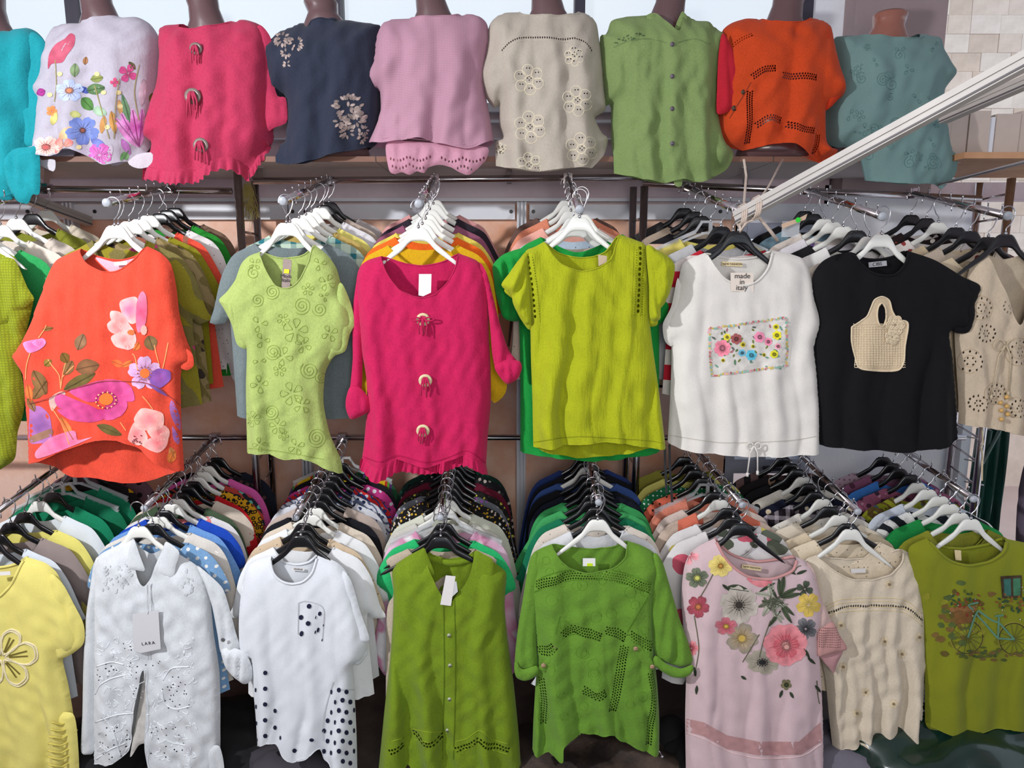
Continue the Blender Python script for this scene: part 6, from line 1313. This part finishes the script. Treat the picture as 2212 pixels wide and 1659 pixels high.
WB = plain('wooden_button', (170, 140, 110), .5, 0, .15, 60)
for x, y in ((1199, 1397), (1174, 1437), (1373, 1401), (1409, 1440)):
    c = P(x, y, g.Y - .054); MB().tube([c, c + Vector((0, -.0025, 0)), c + Vector((0, -.002, 0))], [.0078, .0078, .0055], 14).obj('button', WB, g.root, None, True)
d = g.deco(); DG = (74, 118, 26)
for pts in ([(1150, 1258), (1190, 1240), (1240, 1229), (1300, 1228), (1350, 1238), (1408, 1260)], [(1152, 1280), (1190, 1264), (1240, 1253), (1300, 1252), (1350, 1262), (1406, 1284)], [(1214, 1380), (1238, 1369), (1262, 1375), (1298, 1385)], [(1400, 1290), (1370, 1340), (1352, 1370)], [(1210, 1330), (1200, 1370)]): d.line(pts, 1.4, DG, 1)
rs = random.Random(8)
for k in range(40):
    x, y = rs.uniform(1165, 1400), rs.uniform(1205, 1560); r_ = rs.uniform(8, 13); d.cord([(x + r_ * math.cos(t), y + r_ * math.sin(t)) for t in np.linspace(0, 6.28, 10)], .0008, (88, 134, 34), 6)
d.obj('stitched_rings', print_mat('crepe'), g.root)
g.card([(1259, 1206), (1286, 1206), (1286, 1223), (1259, 1223)], 'paper_tag', WC, -.03); g.card([(1268, 1217), (1280, 1217), (1280, 1223), (1268, 1223)], 'price_sticker', plain('lime_sticker', (206, 236, 20), .6), -.029)
fronthanger(1291, 1122, 'white hanger of the leaf green blouse', 'white', 2.177)
c0 = P(1424, 1622, 2.2); MB().tube([c0, P(1430, 1634, 2.2)], .0016, 6).tube([P(1430, 1634, 2.2) + Vector((0, 0, .007 * math.cos(a))) for a in np.linspace(.1, 3.04, 8)], [.007 * math.sin(a) for a in np.linspace(.1, 3.04, 8)], 10).obj('cord_stopper', STEEL, g.root, None, True)
# pink floral tee
PF = cloth((216, 190, 194), 'knit')
g = Garment('tshirt', 'pale pink tee with large grey and rose blooms and mesh cuffs', 't-shirt', YG - .022, PF, [(1543, 1163), (1512, 1178), (1492, 1194), (1478, 1225), (1472, 1290), (1478, 1380), (1482, 1450), (1480, 1550), (1482, 1690)], [(1560, 1700), (1660, 1706), (1720, 1700)],
            [(1778, 1694), (1778, 1600), (1776, 1520), (1772, 1440), (1768, 1380), (1776, 1330), (1770, 1280), (1758, 1232), (1742, 1214), (1719, 1202)], [(1706, 1222), (1680, 1233), (1642, 1240), (1606, 1234), (1576, 1214), (1556, 1190)], NB=[(1690, 1212), (1635, 1218), (1580, 1200)], seed=231, T=.04, A=.011, lam=.14, wr=.0006, band=cloth((206, 150, 148), 'knit'), bandr=.005)
g.panel('sleeve', [(1742, 1214), (1760, 1236), (1774, 1290), (1796, 1340), (1798, 1345), (1762, 1362), (1758, 1300), (1752, 1250)], -.014, .014, .02, seed=4, A=.003, mat=cloth((206, 176, 170), 'knit'))
hs2 = [(x, y, 1.2, 1.0) for y in range(1354, 1396, 5) for x in range(1764, 1816, 4)]
g.panel('mesh_cuff', [(1762, 1360), (1798, 1344), (1814, 1372), (1830, 1402), (1800, 1410), (1766, 1418), (1764, 1390)], -.02, .014, .02, mat=cloth((196, 146, 142), 'knit'), holes=hs2, seed=5, A=.002, h=.0065)
g.panel('cuff_underside', [(1770, 1416), (1800, 1410), (1822, 1404), (1806, 1440), (1802, 1455), (1792, 1444)], -.008, .01, .02, mat=cloth((186, 140, 142), 'knit'), seed=6)
d = g.deco(); GR1, GR2, RO, RO2, GL, YE = (150, 142, 130), (206, 198, 186), (206, 96, 108), (232, 150, 156), (70, 80, 62), (226, 200, 110)
d.leaf(1568, 1270, 52, 22, 8, GL); d.flower(1596, 1306, 42, GR1, GR2, 6, .3, .95, (60, 54, 50), .2, 1); d.flower(1602, 1378, 36, (196, 170, 130), GR1, 5, .8, .9, (214, 180, 90), .22, 1, tilt=.5); d.flower(1646, 1430, 36, GR1, (176, 168, 150), 6, .1, .7, (40, 40, 42), .22, 1, tilt=.2)
for k in range(26): d.leaf(1672 + 14 * math.cos(k * 2.1), 1302 + 16 * math.sin(k * 1.7), 26 + (k * 7) % 22, 9 + k % 4, -150 + k * 23 + (k % 3) * 9, ((84, 96, 72), (120, 124, 104), (190, 190, 172))[k % 3], None, 2 + k % 2)
d.flower(1696, 1392, 46, RO, RO2, 7, .2, .95, (214, 160, 150), .16, 3, .75); d.flower(1698, 1396, 28, (226, 130, 138), RO, 5, .9, .9, (232, 170, 160), .2, 4.5)
d.flower(1740, 1358, 24, (60, 60, 64), (130, 130, 134), 5, .5, 1, None, lay=1); d.flower(1568, 1352, 24, RO, (196, 120, 130), 5, .9, .8, (220, 180, 80), .16, 2); d.flower(1556, 1222, 26, YE, (232, 214, 130), 6, .2, .9, (206, 150, 70), .14, 1)
d.poly([(1604, 1238), (1630, 1244), (1668, 1244), (1664, 1262), (1640, 1268), (1618, 1256)], RO2, 1, 6, True, RO); d.flower(1746, 1306, 26, YE, (222, 190, 90), 5, .3, 1, None, lay=1); d.flower(1738, 1272, 18, GL, (90, 100, 84), 4, .3)
d.flower(1508, 1310, 24, RO, (150, 70, 84), 5, .2, 1, (206, 130, 80), .2, 1); d.flower(1506, 1248, 24, (84, 92, 76), (120, 128, 106), 5, .8, .9, (206, 206, 110), .2, 1); d.flower(1490, 1200, 20, (226, 130, 140), (236, 170, 176), 4, .2); d.flower(1494, 1400, 16, RO, RO2, 5)
d.flower(1698, 1478, 12, (150, 130, 90), (110, 110, 84), 5, .3, 1, (70, 80, 50), .25, 2)
for x, y, L, a in ((1560, 1262, 20, 40), (1640, 1278, 40, -30), (1664, 1268, 30, 60), (1700, 1230, 22, 30), (1720, 1240, 24, -20), (1736, 1400, 26, 60), (1744, 1420, 22, 40), (1500, 1440, 22, 80), (1506, 1480, 20, 95), (1760, 1480, 20, 50), (1690, 1490, 18, 110), (1706, 1494, 16, 60), (1600, 1460, 14, 30)): d.leaf(x, y, L, 7, a, GL, None, 2)
for p in ([(1640, 1420), (1650, 1380), (1664, 1340)], [(1604, 1430), (1622, 1400), (1640, 1370)], [(1500, 1330), (1510, 1400), (1500, 1460)], [(1712, 1240), (1722, 1225), (1730, 1222)], [(1540, 1240), (1524, 1270), (1512, 1290)], [(1764, 1470), (1766, 1500), (1770, 1520)]): d.line(p, 2, (96, 96, 72), 1)
mb_ = cloth((186, 144, 144), 'knit')
d.poly([(1483, 1552), (1520, 1560), (1570, 1588), (1640, 1602), (1726, 1602), (1772, 1560), (1776, 1600), (1730, 1630), (1640, 1632), (1570, 1618), (1520, 1590), (1483, 1580)], (186, 142, 142), 0, 9, False)
d.cord([(1483, 1584), (1520, 1596), (1570, 1622), (1640, 1638), (1728, 1634), (1776, 1606)], .002, (222, 190, 190), 6)
d.obj('flower_print', print_mat('knit'), g.root)
Yt = g.card([(1603, 1219), (1645, 1225), (1644, 1234), (1602, 1228)], 'neck_label', plain('cream_label', (226, 206, 160), .7, 0, .01), -.045)
g.text('NEW FASHION', 1624, 1226, 4.4, INK, Yt - .0004, 8)
fronthanger(1601, 1131, 'black hanger of the pink floral tee', 'black', 2.19)
# cream gathered blouse
CB = cloth((220, 206, 184), 'linen')
hs = band_holes([(1786, 1325), (1812, 1310), (1860, 1306), (1930, 1306), (1962, 1314), (1990, 1338)], 1, 5, 5, 1.7, 2.8)
g = Garment('blouse', 'cream gathered blouse with ladder lace across the chest', 'blouse', YG + .030, CB, [(1762, 1199), (1738, 1214), (1744, 1290), (1764, 1380), (1782, 1460), (1790, 1540), (1798, 1612)], [(1826, 1604), (1850, 1592), (1886, 1602), (1892, 1608), (1940, 1596), (1960, 1580)],
            [(1988, 1584), (1994, 1510), (1998, 1450), (2012, 1436), (2004, 1400), (1998, 1340), (1990, 1280), (1984, 1228), (1972, 1200), (1948, 1186)], [(1934, 1212), (1908, 1232), (1868, 1242), (1826, 1240), (1790, 1222)], NB=[(1920, 1200), (1860, 1212), (1800, 1210)], seed=241, T=.042, A=.017, lam=.085, wr=.001, top=.05, holes=hs, band=CB, bandr=.003)
g.panel('sleeve', [(1972, 1204), (1988, 1240), (2004, 1300), (2022, 1350), (2034, 1386), (2012, 1390), (1996, 1360), (1986, 1290), (1974, 1240)], -.012, .012, .02, seed=4, A=.003)
g.panel('sleeve', [(1996, 1340), (2008, 1390), (2014, 1430), (1992, 1444), (1984, 1400), (1986, 1350)], -.002, .012, .02, seed=5, A=.003)
d = g.deco()
for o_ in (-14, -6, 6, 13): d.cord([(1784, 1325 + o_), (1812, 1310 + o_), (1860, 1306 + o_), (1930, 1306 + o_), (1962, 1314 + o_), (1992, 1340 + o_)], .0013, (214, 196, 150), 6)
rs = random.Random(4)
for x, y in ((1920, 1262), (1910, 1385), (1948, 1412), (1840, 1240), (1870, 1495), (1816, 1350), (1820, 1440), (1850, 1540), (1930, 1520), (1985, 1376)): d.flower(x, y, 10, (206, 186, 150), (214, 198, 168), 5, rs.random() * 3, 1, (200, 176, 140), .12, 1)
d.obj('ladder_lace', print_mat(), g.root)
g.card([(1838, 1229), (1870, 1228), (1870, 1237), (1839, 1238)], 'neck_label', LBL, -.045)
fronthanger(1838, 1143, 'white hanger of the cream gathered blouse', 'white', 2.243)
# olive bicycle top
OB = cloth((132, 138, 30), 'knit')
g = Garment('tshirt', 'olive top printed with a sequinned bicycle, lower right corner', 't-shirt', YG + .004, OB, [(2001, 1163), (1978, 1172), (1962, 1188), (1972, 1240), (1990, 1310), (1998, 1400), (1998, 1480), (1998, 1562)], [(2060, 1572), (2120, 1562), (2200, 1560), (2270, 1572)],
            [(2340, 1576), (2346, 1450), (2350, 1340), (2320, 1240), (2280, 1195), (2225, 1175), (2170, 1163)], [(2154, 1186), (2122, 1205), (2082, 1212), (2046, 1206), (2020, 1188)], NB=[(2140, 1180), (2085, 1190), (2030, 1182)], seed=251, T=.038, A=.011, lam=.17, wr=.0006, band=OB, bandr=.005)
d = g.deco()
for k in range(60):
    x, y = rs.gauss(2075, 34), rs.gauss(1340, 38); d.poly([(x + rs.uniform(5, 13) * math.cos(a), y + rs.uniform(4, 9) * math.sin(a)) for a in np.linspace(0, 6.28, 8)[:-1]], rs.choice(((110, 112, 30), (96, 84, 36), (84, 100, 52), (120, 96, 50), (140, 140, 44))), k % 3, 6)
for k in range(40): x, y = rs.uniform(2060, 2215), rs.gauss(1415, 6); d.dot(x, y, rs.uniform(3, 8), rs.uniform(2, 4), rs.choice(((84, 92, 40), (110, 90, 50), (70, 84, 44))), 2)
for cx, cy, r_ in ((2089, 1376, 36), (2190, 1380, 34)):
    for q, cl in ((1, (150, 140, 60)), (.94, (70, 70, 36))): d.cord([(cx + r_ * q * math.cos(t), cy + r_ * q * 1.05 * math.sin(t)) for t in np.linspace(0, 6.28, 26)], .0016, cl, 5)
    for k in range(14): a = k * .449; d.line([(cx, cy), (cx + r_ * .92 * math.cos(a), cy + r_ * .95 * math.sin(a))], 1.1, (90, 90, 50), 3)
TC = (96, 140, 116)
for p in ([(2089, 1376), (2104, 1330), (2112, 1318)], [(2106, 1324), (2130, 1350), (2154, 1378)], [(2112, 1318), (2140, 1338), (2156, 1344)], [(2154, 1378), (2190, 1380)], [(2154, 1378), (2156, 1332)], [(2156, 1344), (2190, 1380)], [(2100, 1316), (2090, 1306), (2112, 1300)], [(2148, 1330), (2166, 1328)]): d.line(p, 4, TC, 5)
d.poly([(2058, 1318), (2100, 1312), (2098, 1344), (2066, 1348)], (120, 84, 46), 4, 6, False); d.poly([(2048, 1312), (2110, 1306), (2108, 1318), (2052, 1322)], (140, 100, 60), 5, 6, False)
d.poly([(2160, 1244), (2206, 1242), (2206, 1290), (2164, 1292)], (70, 56, 40), 4, 7, False); d.poly([(2166, 1250), (2182, 1249), (2183, 1286), (2168, 1287)], (60, 110, 100), 5, 6, False); d.poly([(2187, 1249), (2203, 1248), (2203, 1285), (2188, 1286)], (66, 120, 90), 5, 6, False)
for k in range(34): d.leaf(rs.uniform(2050, 2120), rs.gauss(1300, 10), 9, 5, rs.uniform(0, 360), rs.choice(((60, 90, 60), (140, 90, 50), (90, 110, 40), (150, 60, 40))), None, 5, False); d.leaf(rs.uniform(2150, 2216), rs.gauss(1306, 10), 9, 5, rs.uniform(0, 360), rs.choice(((60, 90, 60), (150, 100, 50), (110, 110, 40))), None, 5, False)
d.obj('bicycle_print', print_mat('knit'), g.root, 'printed bicycle with flower basket beside a window')
sq = MB()
for k in range(60):
    c = g.surf(rs.choice((rs.uniform(2050, 2112), rs.uniform(2150, 2212))), rs.gauss(1310, 22), .002)
    if c: sq.disc(c, .0018, (rs.uniform(-.4, .4), -1, rs.uniform(-.4, .4)), .0008, 6)
tag(sq.obj('sequins', plain('glass_sequin', (226, 220, 206), .08, .9, .05), g.root), kind='stuff')
for y in (1205, ): g.card([(2062, 1188), (2076, 1189), (2077, 1211), (2064, 1210)], 'neck_label', plain('cream_label', (226, 206, 160), .7, 0, .01), -.04)
g.panel('gathered_hem', [(2002, 1560), (2060, 1568), (2110, 1554), (2200, 1556), (2210, 1575), (2190, 1600), (2150, 1590), (2060, 1580), (2010, 1576)], -.01, .012, .02, seed=7, A=.004, lam=.04)
fronthanger(2097, 1121, 'white hanger of the olive bicycle top', 'white', 2.22)

# ---------------------------------------------------------------- awning beams, ropes, clutter
ALU = plain('white_aluminium', (178, 174, 170), .45, .1, .06, 14)
ALD = plain('beam_groove', (84, 80, 84), .5)
def prof(name, a, b, w, h, label, cat='beam'):
    r = empty(name, a, label, cat)
    MB().beam(a, b, w, h).obj('profile', ALU, r)
    a = Vector(a); b = Vector(b); dr = (b - a).normalized(); rt = dr.cross(Vector((0, 0, 1))).normalized(); up = rt.cross(dr)
    for sgn in (-1, 1):
        o_ = rt * (sgn * (w / 2 + .002)); MB().beam(a + o_ + up * h * .12, b + o_ + up * h * .12, .004, h * .10).obj('ridge', ALU, r)
        o_ = rt * (sgn * (w / 2 + .001)) - up * h * .36; MB().beam(a + o_, b + o_, .003, h * .12).obj('groove', ALD, r)
    return r
A1, B1 = P(1592, 470, 2.08), P(2330, 68, 1.50)
prof('awning_beam', A1, B1, .03, .036, 'long white aluminium awning beam slanting in front of the teal top')
prof('awning_beam', P(2036, 256, 2.30), P(2330, 128, 1.9), .03, .032, 'short white aluminium beam behind the slanting awning beam')
prof('awning_beam', P(30, 418, 2.62), P(192, 478, 3.0), .03, .036, 'pale grey strut at the left under the turquoise blouse')
ROPE = plain('beige_rope', (196, 180, 168), .9, 0, .1, 80, .4)
rp = empty('rope', P(1645, 440, 2.05), 'beige rope knotted round the slanting awning beam', 'rope')
mb = MB(); c1 = A1 + (B1 - A1) * .07
for k in range(3):
    c = c1 + (B1 - A1).normalized() * (k * .007)
    mb.tube([c + Vector((0, .026 * math.cos(a), .028 * math.sin(a))) for a in np.linspace(0, 6.28, 14)], .0035, 6)
c2 = A1 + (B1 - A1) * .012
for k in range(3):
    c = c2 + (B1 - A1).normalized() * (k * .007); mb.tube([c + Vector((0, .026 * math.cos(a), .028 * math.sin(a))) for a in np.linspace(0, 6.28, 14)], .0035, 6)
mb.tube([c1, P(1662, 400, 2.2), P(1690, 345, 2.38)], .0035, 6).obj('knot', ROPE, rp, None, True)
MB().tube([c2 + Vector((0, 0, -.01)), P(1600, 500, 2.06), P(1612, 480, 2.05), P(1640, 470, 2.05), P(1665, 500, 2.06), P(1680, 520, 2.07)], .005, 7).obj('loose_end', ROPE, rp, None, True)
tag(MB().tube([P(1607, 345, 2.40), P(1612, 380, 2.36), P(1606, 455, 2.2)], .004, 6).obj('tape_strip', ROPE, None), 'pale tape strip hanging down from the shelf to the arm', 'tape')
wr = empty('garment_tag_bag', P(1730, 480, 2.3), 'clear plastic sleeve with kraft card and green sticker on a white blouse', 'plastic sleeve')
MB().box((xat(1690, 2.3, 480), 2.30, zat(512, 2.3)), (xat(1728, 2.3, 480), 2.302, zat(478, 2.3))).obj('sleeve', HC, wr)
mbk = MB(); q = [P(1688, 484, 2.29), P(1728, 470, 2.29), P(1744, 462, 2.29), P(1740, 474, 2.29), P(1690, 494, 2.29)]
mbk.add(q + [p + Vector((0, .001, 0)) for p in q], [(0, 1, 2, 3, 4), (9, 8, 7, 6, 5)]).obj('kraft_card', plain('kraft_card', (206, 176, 150), .7), wr)
MB().disc(P(1724, 475, 2.287), .008, (0, -1, 0), .001).obj('green_sticker', plain('green_sticker', (40, 214, 50), .6), wr)
# raffia tuft on the left ladder
rf = MB(); rs = random.Random(6)
for k in range(70):
    p = P(534 + rs.uniform(-7, 8), 400 + rs.uniform(-10, 8), 2.74); pts = [p]
    for j in range(5): p = p + Vector((rs.uniform(-.014, .014), rs.uniform(-.006, .006), -rs.uniform(.008, .034))); pts.append(p)
    rf.tube(pts, .0007, 3, False)
o = tag(rf.obj('raffia_tuft', plain('dry_raffia', (176, 160, 84), .9), None, None, True), 'tuft of dry yellow raffia tangled on the left ladder upright', 'raffia', kind='stuff')
# thin cords of the striped blouse, black, hanging between lime blouse and white tee
bc = empty('black_ribbon_ties', P(1440, 720, 2.3), 'black ribbon ties hanging between the lime blouse and white tee', 'ribbon')
for x0, x1, y1 in ((1436, 1440, 1065), (1446, 1452, 1085)):
    a, m_, b = P(x0, 960, 2.28), P(x0 + 1, 1010, 2.27), P(x1, y1, 2.26); MB().beam(a, m_, .008, .001, (0, 1, 0)).beam(m_, b, .008, .001, (0, 1, 0)).obj('ribbon', plain('black_ribbon', (20, 20, 24), .6), bc)
# dark green sheet hanging beyond the right rack, floor bundles
def crumple(name, c, rx, ry, rz, mat, label, cat, seed, n=40, am=.25, kind=None):
    r = np.random.RandomState(seed); V = []; Fc = []; m = n // 2
    ws = [(r.randn(3) * 3.2, r.rand() * 6.28) for _ in range(9)]
    for i in range(m + 1):
        th = math.pi * i / m
        for j in range(n):
            ph = 2 * math.pi * j / n; u = np.array([math.sin(th) * math.cos(ph), math.sin(th) * math.sin(ph), math.cos(th)])
            s_ = 1 + am * sum(abs(math.sin(w @ u + p)) - .5 for w, p in ws) / 3
            V.append((c[0] + rx * u[0] * s_, c[1] + ry * u[1] * s_, max(.004, c[2] + rz * u[2] * s_)))
    for i in range(m):
        for j in range(n): a = i * n + j; b = i * n + (j + 1) % n; Fc.append((a, a + n, b + n, b))
    return tag(mk(name, V, Fc, mat), label, cat)
GB = plain('dark_green_film', (16, 42, 34), .22, 0, .2, 6, coat=.4); BL = plain('black_fabric', (18, 17, 20), .9, 0, .1)
def at0(px, py, z=.1):
    """floor-level point seen at a pixel"""
    dx = (px - 1106) / F; dy = (829.5 - py) / F; t = (CZ - z) / (ST - dy * CT); return Vector((dx * t, t * (CT + dy * ST), z))
crumple('plastic_bundle', at0(2090, 1640, .12), .42, .22, .15, GB, 'dark green plastic bundle on the floor, lower right', 'bundle', 3)
crumple('plastic_bundle', at0(1950, 1600, .1), .24, .18, .10, GB, 'small dark green plastic fold beside the cream blouse hem', 'bundle', 4)
crumple('cloth_heap', at0(1830, 1650, .08), .2, .16, .10, plain('slate_cloth', (104, 100, 112), .9), 'slate grey cloth heap on the floor below the cream blouse', 'cloth', 5)
crumple('tarpaulin_heap', at0(1290, 1650, .06), .34, .22, .10, TARP, 'brown mottled tarpaulin heap below the leaf green blouse', 'tarpaulin', 6)
crumple('black_sack', at0(1450, 1600, .1), .075, .08, .09, BL, 'round black sack on the floor left of the pink tee', 'bag', 7, 30, .08)
crumple('black_cloth_heap', at0(1540, 1655, .06), .2, .14, .1, BL, 'black cloth heap under the pink floral tee', 'cloth', 8)
crumple('cloth_heap', at0(640, 1655, .05), .18, .14, .08, plain('dim_grey_cloth', (64, 60, 68), .9), 'dim grey cloth heap under the dotted tee', 'cloth', 9)
crumple('black_cloth_heap', at0(500, 1600, .06), .22, .2, .12, BL, 'black cloth heap behind the white lace shirt', 'cloth', 10)
crumple('black_cloth_heap', at0(180, 1640, .05), .2, .16, .12, BL, 'black cloth heap beside the pale yellow tee', 'cloth', 11)
gp = empty('green_sheet', P(2130, 1190, 2.98), 'dark green plastic sheet hanging behind the right end of the rack', 'sheet')
x = np.linspace(0, 1, 26); V = []; zt_, zb_ = zat(925, 2.95), zat(1215, 2.95); xl_, xr_ = xat(2092, 2.95, 1000), xat(2172, 2.95, 1000)
for j in range(16):
    q = j / 15
    for t in x: V.append((xl_ + (xr_ - xl_) * (t * (1 - .25 * (1 - q)) + .12 * (1 - q)), 2.93 + .025 * math.sin(t * 19 + q) + .012 * math.sin(t * 41 + 3 * q), zt_ + (zb_ - zt_) * q))
mk('sheet', V, [(j * 26 + i, j * 26 + i + 1, (j + 1) * 26 + i + 1, (j + 1) * 26 + i) for j in range(15) for i in range(25)], plain('dark_green_sheet', (30, 72, 62), .3, 0, .3, 7, coat=.3), gp)
MB().tube([P(2160, 930, 2.88), P(2088, 1065, 2.88)], .007, 8).obj('pole', plain('dark_pole', (60, 84, 76), .4), gp, None, True)
for y in (942, 992, 1040): MB().tube([P(2083, y, 2.9), P(2125, y + 8, 2.84)], .003, 6).obj('wire_rung', plain('bright_wire', (220, 222, 224), .3), gp, None, True)
tag(MB().tube([P(2122, 925, 2.25), P(2123, 960, 2.25), P(2119, 965, 2.245), P(2122, 980, 2.25), P(2121, 1038, 2.25)], .003, 6).obj('hanging_cord', cloth((206, 190, 160), 'crepe')), 'knotted cream cord end hanging below the cutwork jacket', 'cord')
crumple('grey_garment', P(2240, 1080, 2.5), .055, .05, .3, plain('mauve_grey_cloth', (96, 84, 100), .9), 'mauve grey garment hanging at the right edge', 'garment', 12, 30, .1)
